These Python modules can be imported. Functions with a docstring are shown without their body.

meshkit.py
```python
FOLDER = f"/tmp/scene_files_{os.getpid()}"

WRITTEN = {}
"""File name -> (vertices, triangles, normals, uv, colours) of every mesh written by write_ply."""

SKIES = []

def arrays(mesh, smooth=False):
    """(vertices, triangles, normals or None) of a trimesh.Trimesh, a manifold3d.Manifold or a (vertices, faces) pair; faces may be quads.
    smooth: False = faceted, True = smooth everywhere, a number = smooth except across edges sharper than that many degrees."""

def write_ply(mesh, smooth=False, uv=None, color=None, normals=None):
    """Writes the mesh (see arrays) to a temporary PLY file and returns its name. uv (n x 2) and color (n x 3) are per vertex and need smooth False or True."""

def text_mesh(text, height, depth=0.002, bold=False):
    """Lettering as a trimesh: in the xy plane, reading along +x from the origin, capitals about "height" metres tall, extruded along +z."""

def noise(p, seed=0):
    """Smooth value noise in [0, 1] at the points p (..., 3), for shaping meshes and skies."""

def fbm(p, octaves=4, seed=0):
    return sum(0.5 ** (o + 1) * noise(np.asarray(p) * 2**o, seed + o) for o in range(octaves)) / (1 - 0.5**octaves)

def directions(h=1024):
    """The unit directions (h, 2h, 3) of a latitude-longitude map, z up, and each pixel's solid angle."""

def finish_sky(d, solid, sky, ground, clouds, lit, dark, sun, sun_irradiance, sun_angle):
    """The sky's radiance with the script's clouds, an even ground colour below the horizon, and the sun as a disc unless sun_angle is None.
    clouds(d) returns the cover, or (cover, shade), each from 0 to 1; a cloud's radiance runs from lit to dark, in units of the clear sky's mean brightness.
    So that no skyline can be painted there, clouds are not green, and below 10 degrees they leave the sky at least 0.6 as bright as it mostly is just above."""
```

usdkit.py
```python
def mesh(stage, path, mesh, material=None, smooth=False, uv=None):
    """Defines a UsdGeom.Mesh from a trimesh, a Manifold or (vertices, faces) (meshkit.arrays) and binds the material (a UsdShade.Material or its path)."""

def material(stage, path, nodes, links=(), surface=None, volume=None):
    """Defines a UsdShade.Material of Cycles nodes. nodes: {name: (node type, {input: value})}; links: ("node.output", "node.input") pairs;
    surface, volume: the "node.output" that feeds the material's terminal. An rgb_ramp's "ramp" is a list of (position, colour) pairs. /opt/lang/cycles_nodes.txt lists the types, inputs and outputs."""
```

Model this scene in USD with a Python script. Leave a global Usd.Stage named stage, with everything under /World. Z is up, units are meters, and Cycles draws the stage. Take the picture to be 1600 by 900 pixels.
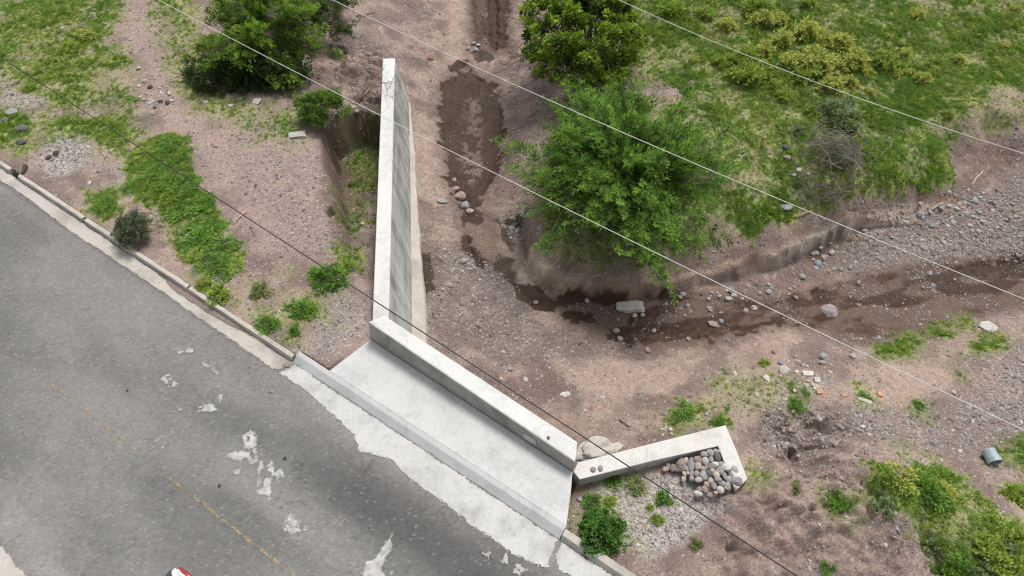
import math
import numpy as np
import trimesh
import usdkit
import meshkit
from scipy.interpolate import RBFInterpolator
from scipy.ndimage import map_coordinates
from pxr import Usd, UsdGeom, UsdLux, UsdShade, Sdf, Gf, Vt

stage = Usd.Stage.CreateInMemory()
UsdGeom.SetStageUpAxis(stage, 'Z')
UsdGeom.Xform.Define(stage, '/World')
UsdGeom.Scope.Define(stage, '/World/Looks')
rng = np.random.default_rng(7)

# ------------------------------------------------------------------ camera, sky, sun, exposure
CAM_H, PITCH, FPX = 16.0, 54.2, 1066.0          # metres above the road, degrees below the horizon, focal length for a 1600 px wide frame
cam = UsdGeom.Camera.Define(stage, '/World/camera')
cam.CreateHorizontalApertureAttr(36.0)
cam.CreateVerticalApertureAttr(20.25)
cam.CreateFocalLengthAttr(36.0 * FPX / 1600)
cam.CreateClippingRangeAttr(Gf.Vec2f(0.1, 1000))
cam.CreateExposureAttr(0.76)
cam.AddTranslateOp().Set(Gf.Vec3d(0, 0, CAM_H))
cam.AddRotateXOp().Set(90 - PITCH)

SUN_EL, SUN_DIR = math.radians(62), np.array([0.45, 0.89])
SUN_DIR = SUN_DIR / np.hypot(*SUN_DIR)
usdkit.material(stage, '/World/Looks/sky_look', {
    's': ('sky_texture', {'sky_type': 'single_scattering', 'sun_disc': False, 'sun_elevation': SUN_EL,
                          'sun_rotation': math.atan2(SUN_DIR[0], SUN_DIR[1]), 'aerosol_density': 3.0}),
    'w': ('rgb_to_bw', {}),
    'm': ('mix', {'mix_type': 'mix', 'fac': 0.85}),
    'b': ('background_shader', {'strength': 0.13})},
    [('s.color', 'm.color1'), ('s.color', 'w.color'), ('w.val', 'm.color2'), ('m.color', 'b.color')], surface='b.background')
dome = UsdLux.DomeLight.Define(stage, '/World/sky')
UsdShade.MaterialBindingAPI.Apply(dome.GetPrim()).Bind(UsdShade.Material.Get(stage, '/World/Looks/sky_look'))
dome.GetPrim().SetCustomDataByKey('kind', 'structure')
sun = UsdLux.DistantLight.Define(stage, '/World/sun')
sun.CreateIntensityAttr(0.4)
sun.CreateAngleAttr(16.0)
sun.CreateColorAttr(Gf.Vec3f(1.0, 0.96, 0.90))
sun.CreateNormalizeAttr(True)
_d = np.array([*(SUN_DIR * math.cos(SUN_EL)), math.sin(SUN_EL)])
_q = Gf.Rotation(Gf.Vec3d(0, 0, 1), Gf.Vec3d(*map(float, _d))).GetQuat()
sun.AddOrientOp().Set(Gf.Quatf(_q))

# ------------------------------------------------------------------ small tools
_p = math.radians(PITCH)
CF = np.array([0, math.cos(_p), -math.sin(_p)])
CU = np.array([0, math.sin(_p), math.cos(_p)])
EYE = np.array([0, 0, CAM_H])


def ray(u, v):
    return CF + (u - 800) / FPX * np.array([1.0, 0, 0]) - (v - 450) / FPX * CU


def at(u, v, z=0.0):
    """The point of the place at height z that the photograph shows at (u, v): how positions were measured."""
    d = ray(u, v)
    return EYE + d * (z - CAM_H) / d[2]


def depth(P):
    return float((np.asarray(P) - EYE) @ CF)


RA = math.radians(-33.65)                        # direction of the road
RE, RN = np.array([math.cos(RA), math.sin(RA)]), np.array([-math.sin(RA), math.cos(RA)])


def st(s, t, z=0.0):
    q = RE * s + RN * t
    return np.array([q[0], q[1], z])


def fbm2(x, y, scale, octaves=4, seed=0):
    x, y = np.broadcast_arrays(np.asarray(x, float), np.asarray(y, float))
    return meshkit.fbm(np.stack([x * scale, y * scale, np.full_like(x, 0.37 + seed * 7.1)], -1), octaves, seed)


def sstep(x, a, b):
    t = np.clip((x - a) / (b - a), 0, 1)
    return t * t * (3 - 2 * t)


def sdist(x, y, poly):
    """Signed distance to a polygon, positive inside."""
    poly = np.asarray(poly, float)
    d2, inside = np.full(x.shape, 1e9), np.zeros(x.shape, bool)
    for (ax, ay), (bx, by) in zip(poly, np.roll(poly, -1, 0)):
        ex, ey = bx - ax, by - ay
        t = np.clip(((x - ax) * ex + (y - ay) * ey) / max(ex * ex + ey * ey, 1e-12), 0, 1)
        d2 = np.minimum(d2, (x - ax - t * ex) ** 2 + (y - ay - t * ey) ** 2)
        c = (ay > y) != (by > y)
        with np.errstate(divide='ignore', invalid='ignore'):
            xi = ax + (y - ay) / (by - ay if by != ay else 1e-12) * ex
        inside ^= c & (x < xi)
    d = np.sqrt(d2)
    return np.where(inside, d, -d)


used = {}


def numbered(parent, name):
    k = used.get((parent, name), 0)
    used[(parent, name)] = k + 1
    return f'{parent}/{name}' + (f'_{k:03d}' if k else '')


def tag(prim, label=None, category=None, group=None, kind=None):
    for k, v in (('label', label), ('category', category), ('group', group), ('kind', kind)):
        if v:
            prim.SetCustomDataByKey(k, v)
    return prim


def thing(name, label, category, loc=(0, 0, 0), rotz=0.0, group=None, scale=None):
    x = UsdGeom.Xform.Define(stage, numbered('/World', name))
    x.AddTranslateOp().Set(Gf.Vec3d(*map(float, loc)))
    if rotz:
        x.AddRotateZOp().Set(float(rotz))
    if scale is not None:
        x.AddScaleOp().Set(Gf.Vec3f(*map(float, np.broadcast_to(scale, 3))))
    return tag(x.GetPrim(), label, category, group)


def obj(name, mesh, material, parent=None, smooth=False, col=None):
    """ONE mesh under parent (a prim), or under /World. col: colour of each vertex (smooth False or True only)."""
    path = numbered(str(parent.GetPath()) if parent else '/World', name)
    m = usdkit.mesh(stage, path, mesh, '/World/Looks/' + material, smooth)
    if col is not None:
        UsdGeom.PrimvarsAPI(m).CreatePrimvar('col', Sdf.ValueTypeNames.Float3Array, 'vertex').Set(Vt.Vec3fArray.FromNumpy(np.asarray(col, np.float32)))
    return m.GetPrim()


def moved(m, loc):
    m = m.copy()
    m.apply_translation(loc)
    return m


def join(parts):
    n, vs, fs = 0, [], []
    for v, f in parts:
        vs.append(v)
        fs.append(np.asarray(f) + n)
        n += len(v)
    return np.vstack(vs), np.vstack(fs)


def tube(pts, radii, sides=6):
    """A tapered tube along points, closed at both ends."""
    pts = np.asarray(pts, float)
    radii = np.broadcast_to(np.asarray(radii, float), len(pts))
    tan = np.gradient(pts, axis=0)
    tan /= np.maximum(np.linalg.norm(tan, axis=1, keepdims=True), 1e-9)
    ref = np.array([0.31, 0.17, 0.93])
    a = np.cross(tan, ref)
    a /= np.maximum(np.linalg.norm(a, axis=1, keepdims=True), 1e-9)
    b = np.cross(tan, a)
    ang = np.arange(sides) / sides * 2 * np.pi
    ring = pts[:, None] + radii[:, None, None] * (np.cos(ang)[None, :, None] * a[:, None] + np.sin(ang)[None, :, None] * b[:, None])
    n, v = len(pts), ring.reshape(-1, 3)
    i, j = np.meshgrid(np.arange(n - 1), np.arange(sides), indexing='ij')
    p, q = (i * sides + j).ravel(), (i * sides + (j + 1) % sides).ravel()
    f = np.vstack([np.stack([p, q, q + sides], 1), np.stack([p, q + sides, p + sides], 1)])
    cap = np.array([[0, k + 1, k] for k in range(1, sides - 1)])
    return v, np.vstack([f, cap, (n - 1) * sides + cap[:, ::-1]])


def sweep(profile, path, rough=0.0, seed=0, freq=2.0):
    """A closed cross-section [(out, up), ...] swept along a horizontal path of points; out is to the right of the path. Flat, closed ends; slightly uneven."""
    path, prof = np.asarray(path, float), np.asarray(profile, float)
    tan = np.gradient(path[:, :2], axis=0)
    tan /= np.linalg.norm(tan, axis=1, keepdims=True)
    right = np.stack([tan[:, 1], -tan[:, 0]], 1)
    n, m = len(path), len(prof)
    v = np.zeros((n, m, 3))
    v[..., :2] = path[:, None, :2] + right[:, None] * prof[None, :, 0:1]
    v[..., 2] = path[:, None, 2] + prof[None, :, 1]
    v = v.reshape(-1, 3)
    if rough:
        for k in range(3):
            v[:, k] += rough * (meshkit.fbm(v * freq + 11.3 * k, 4, seed + k) - 0.5) * 2
    i, j = np.meshgrid(np.arange(n - 1), np.arange(m), indexing='ij')
    p, q = (i * m + j).ravel(), (i * m + (j + 1) % m).ravel()
    f = np.vstack([np.stack([p, q, q + m], 1), np.stack([p, q + m, p + m], 1)])
    cap = trimesh.creation.triangulate_polygon(__import__('shapely').Polygon(prof), engine='earcut')[1]
    t = trimesh.Trimesh(v, np.vstack([f, cap, (n - 1) * m + cap[:, ::-1]]), process=False)
    t.fix_normals()
    return t


def line(a, b, step=0.25):
    a, b = np.asarray(a, float), np.asarray(b, float)
    n = max(2, int(np.linalg.norm(b - a) / step) + 1)
    return a + (b - a) * np.linspace(0, 1, n)[:, None]


def prism(poly, z0, z1, step=0.0, bevel=0.015):
    """A polygon (x, y) extruded from z0 to z1 (one number or one per corner) with a chamfered top edge."""
    poly = np.asarray(poly, float)
    import shapely
    pg = shapely.Polygon(poly)
    if not pg.exterior.is_ccw:
        poly = poly[::-1]
        z1 = z1 if np.ndim(z1) == 0 else np.asarray(z1)[::-1]
        pg = shapely.Polygon(poly)
    n = len(poly)
    z1 = np.broadcast_to(np.asarray(z1, float), n)
    e = np.roll(poly, -1, 0) - poly
    e /= np.linalg.norm(e, axis=1, keepdims=True)
    inn = np.stack([-e[:, 1], e[:, 0]], 1)
    mid = inn + np.roll(inn, 1, 0)
    mid /= np.maximum((mid * inn).sum(1, keepdims=True), 0.3)
    top = poly + mid * bevel
    v = np.vstack([np.c_[poly, np.full(n, z0)], np.c_[poly, z1 - bevel], np.c_[top, z1]])
    cap = trimesh.creation.triangulate_polygon(shapely.Polygon(top), engine='earcut')
    k = np.arange(n)
    k2 = (k + 1) % n
    f = [np.stack([o + k, o + k2, o + n + k2], 1) for o in (0, n)] + [np.stack([o + k, o + n + k2, o + n + k], 1) for o in (0, n)]
    # match the triangulation's vertices to the ring's
    idx = np.array([np.argmin(np.hypot(*(top - c).T)) for c in cap[0]])
    c = idx[cap[1]]
    t = trimesh.Trimesh(v, np.vstack(f + [c + 2 * n, c[:, ::-1]]), process=False)
    t.fix_normals()
    return t


def cells(poly, z, size=0.025, ragged=0.1, freq=3.0, keep=None, seed=0, octaves=4, feather=0.0):
    """A flat sheet with a ragged outline: small cells inside the polygon (x, y); keep(x, y) can wear holes in it."""
    poly = np.asarray(poly, float)[:, :2]
    lo, hi = poly.min(0) - ragged, poly.max(0) + ragged
    nx, ny = int((hi[0] - lo[0]) / size) + 1, int((hi[1] - lo[1]) / size) + 1
    X, Y = np.meshgrid(lo[0] + (np.arange(nx) + 0.5) * size, lo[1] + (np.arange(ny) + 0.5) * size, indexing='ij')
    d = sdist(X, Y, poly) + ragged * 2 * (fbm2(X, Y, freq, octaves, seed) - 0.5)
    on = d > 0
    if feather:
        on &= d / feather > np.random.default_rng(seed + 5).random(d.shape)
    if keep is not None:
        on &= keep(X, Y, d)
    i, j = np.nonzero(on)
    gi = np.arange((nx + 1) * (ny + 1)).reshape(nx + 1, ny + 1)
    a, b, c, e = gi[i, j], gi[i + 1, j], gi[i + 1, j + 1], gi[i, j + 1]
    f = np.vstack([np.stack([a, b, c], 1), np.stack([a, c, e], 1)])
    u, inv = np.unique(f, return_inverse=True)
    vx, vy = lo[0] + (u // (ny + 1)) * size, lo[1] + (u % (ny + 1)) * size
    v = np.c_[vx, vy, np.full(len(u), float(z))]
    return v, inv.reshape(-1, 3)


# ------------------------------------------------------------------ materials
def vertex_material(name, rough=0.9, grain=0.12, scale=60.0, bump=0.3, spec=0.25, bscale=None, dist=0.02):
    """Colour from the mesh's own vertices with a fine grain over it."""
    usdkit.material(stage, '/World/Looks/' + name, {
        'a': ('attribute', {'attribute': 'col'}), 'g': ('geometry', {}),
        'n': ('noise_texture', {'scale': scale, 'detail': 4.0, 'roughness': 0.65}),
        'r': ('map_range', {'from_min': 0.25, 'from_max': 0.75, 'to_min': 1 - grain * 2, 'to_max': 1 + grain * 2}),
        'm': ('vector_math', {'math_type': 'scale'}),
        'b': ('bump', {'strength': bump, 'distance': dist}),
        'n2': ('noise_texture', {'scale': bscale or scale, 'detail': 5.0, 'roughness': 0.7}),
        'p': ('principled_bsdf', {'roughness': rough, 'specular_ior_level': spec})},
        [('g.position', 'n.vector'), ('g.position', 'n2.vector'), ('n.fac', 'r.value'), ('a.color', 'm.vector1'), ('r.result', 'm.scale'), ('m.vector', 'p.base_color'),
         ('n2.fac', 'b.height'), ('b.normal', 'p.normal')], surface='p.BSDF')


def leaf_material(name, trans=0.35):
    usdkit.material(stage, '/World/Looks/' + name, {
        'a': ('attribute', {'attribute': 'col'}),
        'p': ('principled_bsdf', {'roughness': 0.55, 'specular_ior_level': 0.25}),
        't': ('translucent_bsdf', {}),
        'x': ('mix_closure', {'fac': trans})},
        [('a.color', 'p.base_color'), ('a.color', 't.color'), ('p.BSDF', 'x.closure1'), ('t.BSDF', 'x.closure2')], surface='x.closure')


def plain(name, color, rough=0.6, metallic=0.0, spec=0.4, grain=0.1, scale=20.0, coat=0.0):
    c = np.asarray(color, float)
    usdkit.material(stage, '/World/Looks/' + name, {
        'g': ('texture_coordinate', {}), 'n': ('noise_texture', {'scale': scale, 'detail': 4.0}),
        'r': ('rgb_ramp', {'ramp': [(0.3, c * (1 - grain * 2)), (0.7, np.minimum(c * (1 + grain * 2), 1))]}),
        'p': ('principled_bsdf', {'roughness': rough, 'metallic': metallic, 'specular_ior_level': spec, 'coat_weight': coat})},
        [('g.object', 'n.vector'), ('n.fac', 'r.fac'), ('r.color', 'p.base_color')], surface='p.BSDF')


vertex_material('earth', 0.95, 0.26, 26.0, 0.9, 0.15, 16.0, 0.06)
vertex_material('wet_earth', 0.5, 0.14, 22.0, 0.5, 0.12, 16.0, 0.03)
vertex_material('asphalt', 0.9, 0.22, 75.0, 0.2, 0.2, 60.0, 0.01)
vertex_material('stone', 0.85, 0.14, 30.0, 0.35, 0.2, 25.0, 0.01)
vertex_material('bark', 0.9, 0.15, 30.0, 0.4, 0.2, 30.0, 0.01)
leaf_material('leaf')
leaf_material('grass_blade', 0.25)


def concrete(name, base, dark, streaks=False, speck=0.5, tint=(1, 1, 1), mott=0.55):
    """Cast concrete: cloudy, specked on its upper faces; its side faces weathered (streaked where asked)."""
    base, dark = np.asarray(base, float), np.asarray(dark, float)
    nodes = {
        'g': ('geometry', {}), 'sx': ('separate_xyz', {}),
        'n1': ('noise_texture', {'scale': 0.9, 'detail': 6.0, 'roughness': 0.65}),
        'r1': ('rgb_ramp', {'ramp': [(0.3, base * mott ** 0.5), (0.5, base * 0.95), (0.72, base)]}),
        'n2': ('noise_texture', {'scale': 11.0, 'detail': 6.0, 'roughness': 0.8}),
        'r2': ('rgb_ramp', {'ramp': [(0.30, (1 - speck,) * 3), (0.41, (0.93,) * 3), (0.55, (1.0,) * 3)]}),
        'm1': ('mix', {'mix_type': 'multiply', 'fac': 1.0}),
        'n7': ('noise_texture', {'scale': 2.6, 'detail': 6.0, 'roughness': 0.7, 'distortion': 1.2}), 'r7': ('rgb_ramp', {'ramp': [(0.30, (0.80, 0.79, 0.77)), (0.42, (0.95, 0.95, 0.945)), (0.6, (1.0,) * 3)]}), 'm7': ('mix', {'mix_type': 'multiply', 'fac': 1.0}),
        'n4': ('noise_texture', {'scale': 0.55, 'detail': 4.0, 'roughness': 0.6}), 'r4': ('map_range', {'from_min': 0.38, 'from_max': 0.62, 'to_min': 0.25, 'to_max': 1.0, 'clamp': True}),
        'n5': ('noise_texture', {'scale': 34.0, 'detail': 3.0, 'roughness': 0.8}), 'r5': ('rgb_ramp', {'ramp': [(0.3, (0.8,) * 3), (0.5, (1.0,) * 3), (0.75, (1.06,) * 3)]}), 'm5': ('mix', {'mix_type': 'multiply', 'fac': 1.0}),
        'map': ('mapping', {'scale': (2.1, 2.1, 0.33) if streaks else (2.0, 2.0, 1.2)}),
        'n3': ('noise_texture', {'scale': 1.0, 'detail': 5.0, 'roughness': 0.6, 'distortion': 0.4}),
        'map6': ('mapping', {'scale': (0.9, 0.22, 1.1)}), 'n6': ('noise_texture', {'scale': 1.0, 'detail': 5.0, 'roughness': 0.7}), 'm6': ('mix_float', {'fac': 0.55 if streaks else 0.0}),
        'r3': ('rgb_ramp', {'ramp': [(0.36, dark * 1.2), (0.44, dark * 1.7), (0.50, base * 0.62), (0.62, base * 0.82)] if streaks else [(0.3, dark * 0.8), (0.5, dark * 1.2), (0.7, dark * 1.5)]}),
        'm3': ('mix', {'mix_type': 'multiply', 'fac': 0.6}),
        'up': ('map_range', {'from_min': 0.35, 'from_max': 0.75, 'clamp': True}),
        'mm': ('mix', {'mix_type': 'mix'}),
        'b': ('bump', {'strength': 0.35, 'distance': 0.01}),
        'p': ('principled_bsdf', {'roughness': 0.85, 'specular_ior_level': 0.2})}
    links = [('g.position', 'n1.vector'), ('g.position', 'n2.vector'), ('g.position', 'map.vector'), ('map.vector', 'n3.vector'),
             ('n1.fac', 'r1.fac'), ('g.position', 'n4.vector'), ('n4.fac', 'r4.value'), ('r4.result', 'm1.fac'), ('g.position', 'n5.vector'), ('n5.fac', 'r5.fac'), ('mm.color', 'm5.color1'), ('r5.color', 'm5.color2'), ('n2.fac', 'r2.fac'), ('n3.fac', 'm6.a'), ('g.position', 'map6.vector'), ('map6.vector', 'n6.vector'), ('n6.fac', 'm6.b'), ('m6.result', 'r3.fac'), ('r1.color', 'm1.color1'), ('r2.color', 'm1.color2'),
             ('r3.color', 'm3.color1'), ('r2.color', 'm3.color2'),
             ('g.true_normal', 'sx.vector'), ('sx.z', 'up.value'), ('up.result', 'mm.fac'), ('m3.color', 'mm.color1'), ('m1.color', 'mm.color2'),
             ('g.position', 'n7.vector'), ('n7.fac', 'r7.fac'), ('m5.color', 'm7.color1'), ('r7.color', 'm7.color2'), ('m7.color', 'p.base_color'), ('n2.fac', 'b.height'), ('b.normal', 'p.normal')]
    usdkit.material(stage, '/World/Looks/' + name, nodes, links, surface='p.BSDF')


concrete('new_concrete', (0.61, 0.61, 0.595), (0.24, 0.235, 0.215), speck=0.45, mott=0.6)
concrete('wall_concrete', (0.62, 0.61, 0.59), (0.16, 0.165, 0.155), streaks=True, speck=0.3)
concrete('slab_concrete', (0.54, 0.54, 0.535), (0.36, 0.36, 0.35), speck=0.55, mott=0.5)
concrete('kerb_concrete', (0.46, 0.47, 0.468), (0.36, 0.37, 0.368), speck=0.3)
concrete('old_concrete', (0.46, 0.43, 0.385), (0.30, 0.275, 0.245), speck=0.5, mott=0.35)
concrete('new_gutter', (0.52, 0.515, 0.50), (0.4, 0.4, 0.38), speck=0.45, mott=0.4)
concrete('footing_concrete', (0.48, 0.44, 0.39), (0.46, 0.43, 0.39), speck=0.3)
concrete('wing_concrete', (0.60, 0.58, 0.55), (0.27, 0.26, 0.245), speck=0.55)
plain('white_paint', (0.36, 0.355, 0.345), 0.9, grain=0.16, scale=7.0)
plain('yellow_paint', (0.29, 0.23, 0.135), 0.9, grain=0.2, scale=12.0)
plain('aluminium_wire', (0.58, 0.58, 0.57), 0.6, grain=0.05)
plain('black_cable', (0.02, 0.02, 0.022), 0.6)
plain('plastic_pipe', (0.26, 0.32, 0.33), 0.45, grain=0.06, scale=8.0)
plain('pipe_inside', (0.04, 0.04, 0.04), 0.8)
plain('car_white', (0.78, 0.78, 0.78), 0.25, coat=0.6, grain=0.01)
plain('car_glass', (0.025, 0.035, 0.05), 0.08, spec=0.6, grain=0.05)
plain('car_red', (0.22, 0.012, 0.02), 0.25, coat=0.6, grain=0.03)
plain('car_black', (0.02, 0.02, 0.02), 0.6)
plain('tyre_rubber', (0.025, 0.025, 0.025), 0.9)
plain('alloy', (0.5, 0.5, 0.5), 0.35, metallic=0.9)

# ------------------------------------------------------------------ terrain: heights
ROAD_T0, ROAD_T1 = -2.92, 4.31                   # asphalt and gutter, across the road
KERB_BACK = 4.62


def field(ctrl, smooth=0.02):
    P = np.array([at(u, v, z) for u, v, z in ctrl])
    return RBFInterpolator(P[:, :2], P[:, 2], kernel='thin_plate_spline', smoothing=smooth, degree=1)


BED = field([(660, 520, -2.35), (655, 300, -2.2), (640, 150, -1.85), (640, 60, -1.5), (735, 200, -2.3), (740, 20, -1.6), (660, -40, -1.2), (820, 60, -1.7), (760, 330, -2.4),
             (700, 450, -2.35), (830, 450, -2.65), (1000, 490, -2.7), (1200, 470, -2.7), (1400, 440, -2.75), (1600, 420, -2.8), (1500, 330, -2.45), (1590, 300, -2.2), (1400, 350, -2.6),
             (900, 600, -2.2), (800, 580, -2.3), (1000, 620, -1.9), (1100, 560, -2.2), (1200, 580, -1.75), (1300, 560, -1.9), (1450, 540, -2.0), (1560, 540, -1.8), (1000, 680, -1.45),
             (1100, 640, -1.35), (910, 670, -1.8), (1190, 690, -1.05), (1250, 700, -1.35), (1220, 640, -1.15), (1330, 645, -0.75), (1400, 660, -0.8), (1500, 640, -0.95), (1590, 620, -1.1),
             (1560, 720, -0.75), (1180, 730, -0.6), (1160, 785, 0.1), (1220, 800, 0.45), (1330, 730, 0.6), (1300, 820, 0.5), (1250, 870, 0.1), (1420, 800, 0.55), (1430, 735, 0.45),
             (1500, 820, 0.6), (1590, 890, 0.5), (1400, 890, 0.2), (1590, 770, -0.3), (1290, 765, 0.4), (1100, 900, 0.05), (1300, 950, 0.1), (1700, 700, -0.6), (1700, 420, -2.8), (1700, 880, 0.4)])
LEFT = field([(20, 190, 0.05), (0, 100, -0.1), (100, 50, -0.25), (200, 20, -0.35), (300, 100, -0.3), (250, 200, 0), (350, 250, 0.12), (450, 250, 0.15), (480, 330, 0.1), (505, 260, 0.1),
              (450, 400, 0), (540, 470, -0.1), (480, 540, 0.05), (560, 500, -0.2), (350, 420, 0.08), (220, 330, 0.05), (420, 170, 0.0), (545, 110, -0.6), (530, 30, -0.6), (480, 0, -0.5),
              (580, 60, -0.9), (590, 130, -0.85), (0, -60, -0.3), (400, -60, -0.5), (500, 575, 0.08), (400, 500, 0.08)])
RIGHT = field([(830, 390, -1.85), (900, 430, -2.0), (1000, 428, -2.05), (1100, 400, -2.05), (1200, 388, -2.05), (1290, 355, -2.05), (1400, 318, -1.95), (1480, 300, -1.8), (1100, 370, -1.6), (1200, 350, -1.55), (1300, 318, -1.5), (1400, 285, -1.4), (1000, 385, -1.6), (900, 390, -1.6), (1590, 200, -1.1), (1400, 100, -0.7),
               (1200, 100, -0.65), (1000, 100, -0.8), (1000, 300, -1.25), (1000, 250, -1.0), (880, 250, -1.3), (870, 100, -1.2), (870, 0, -1.1), (1200, 0, -0.3), (1590, 0, -0.35), (1590, 100, -0.7), (1200, 280, -1.1), (1400, 240, -1.2), (1300, 200, -0.9)])
BACKFILL = field([(950, 800, -0.32), (1000, 780, -0.32), (1080, 745, -0.32), (900, 770, -0.42), (1000, 860, -0.08), (930, 850, -0.12), (1110, 860, 0.0), (1130, 790, -0.2), (890, 820, -0.35), (1120, 720, -0.28)])

pz = lambda pts, z: np.array([at(u, v, z)[:2] for u, v in pts])
WA, WB = at(617, 91, 0.3), at(608, 485, 0.3)     # the long wall's creek-side top edge, far and near
WD = (WA - WB) / np.linalg.norm(WA - WB)
WO = np.array([WD[1], -WD[0], 0])                # towards the creek
WALL_W = 0.45
wmid = lambda k: (WB - WO * 0.22 + WD * k)[:2]   # along the middle of the wall's top
WLEN = float(np.linalg.norm(WA - WB))
# creek-side limit of the left bank: along the wall, then the loose slope beyond its end
LEFT_EDGE = np.vstack([wmid(-1.2), wmid(WLEN - 0.6), pz([(632, 60), (640, 0), (660, -120)], -1.0), [[-6, 80], [-90, 80], [-90, -40], [30, -40], [12, -1.5]],
                       pz([(1020, 950), (890, 850), (893, 735)], -0.1), pz([(897, 720), (740, 612), (600, 515)], 0.3)])
TRENCH = pz([(504, 195), (507, 250), (520, 300), (524, 340), (530, 380), (545, 410), (572, 455), (600, 470), (600, 165), (560, 158), (535, 172)], -0.1)
RIGHT_EDGE = np.vstack([pz([(850, -120), (850, 0), (838, 120), (815, 190), (805, 270), (818, 330)], -1.6),
                        pz([(832, 398), (880, 430), (940, 440), (1000, 437), (1060, 424), (1130, 408), (1200, 392), (1270, 364), (1340, 338), (1400, 318), (1480, 302), (1493, 268),
                            (1470, 232), (1530, 212), (1610, 222), (1720, 205)], -1.75), [[90, 30], [90, 100], [0, 100]]])
WING_IN = np.vstack([pz([(897, 742), (920, 735), (1126, 682), (1155, 752), (1150, 775), (1120, 830), (1110, 960), (880, 960), (868, 846), (885, 790)], -0.1)])


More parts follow.
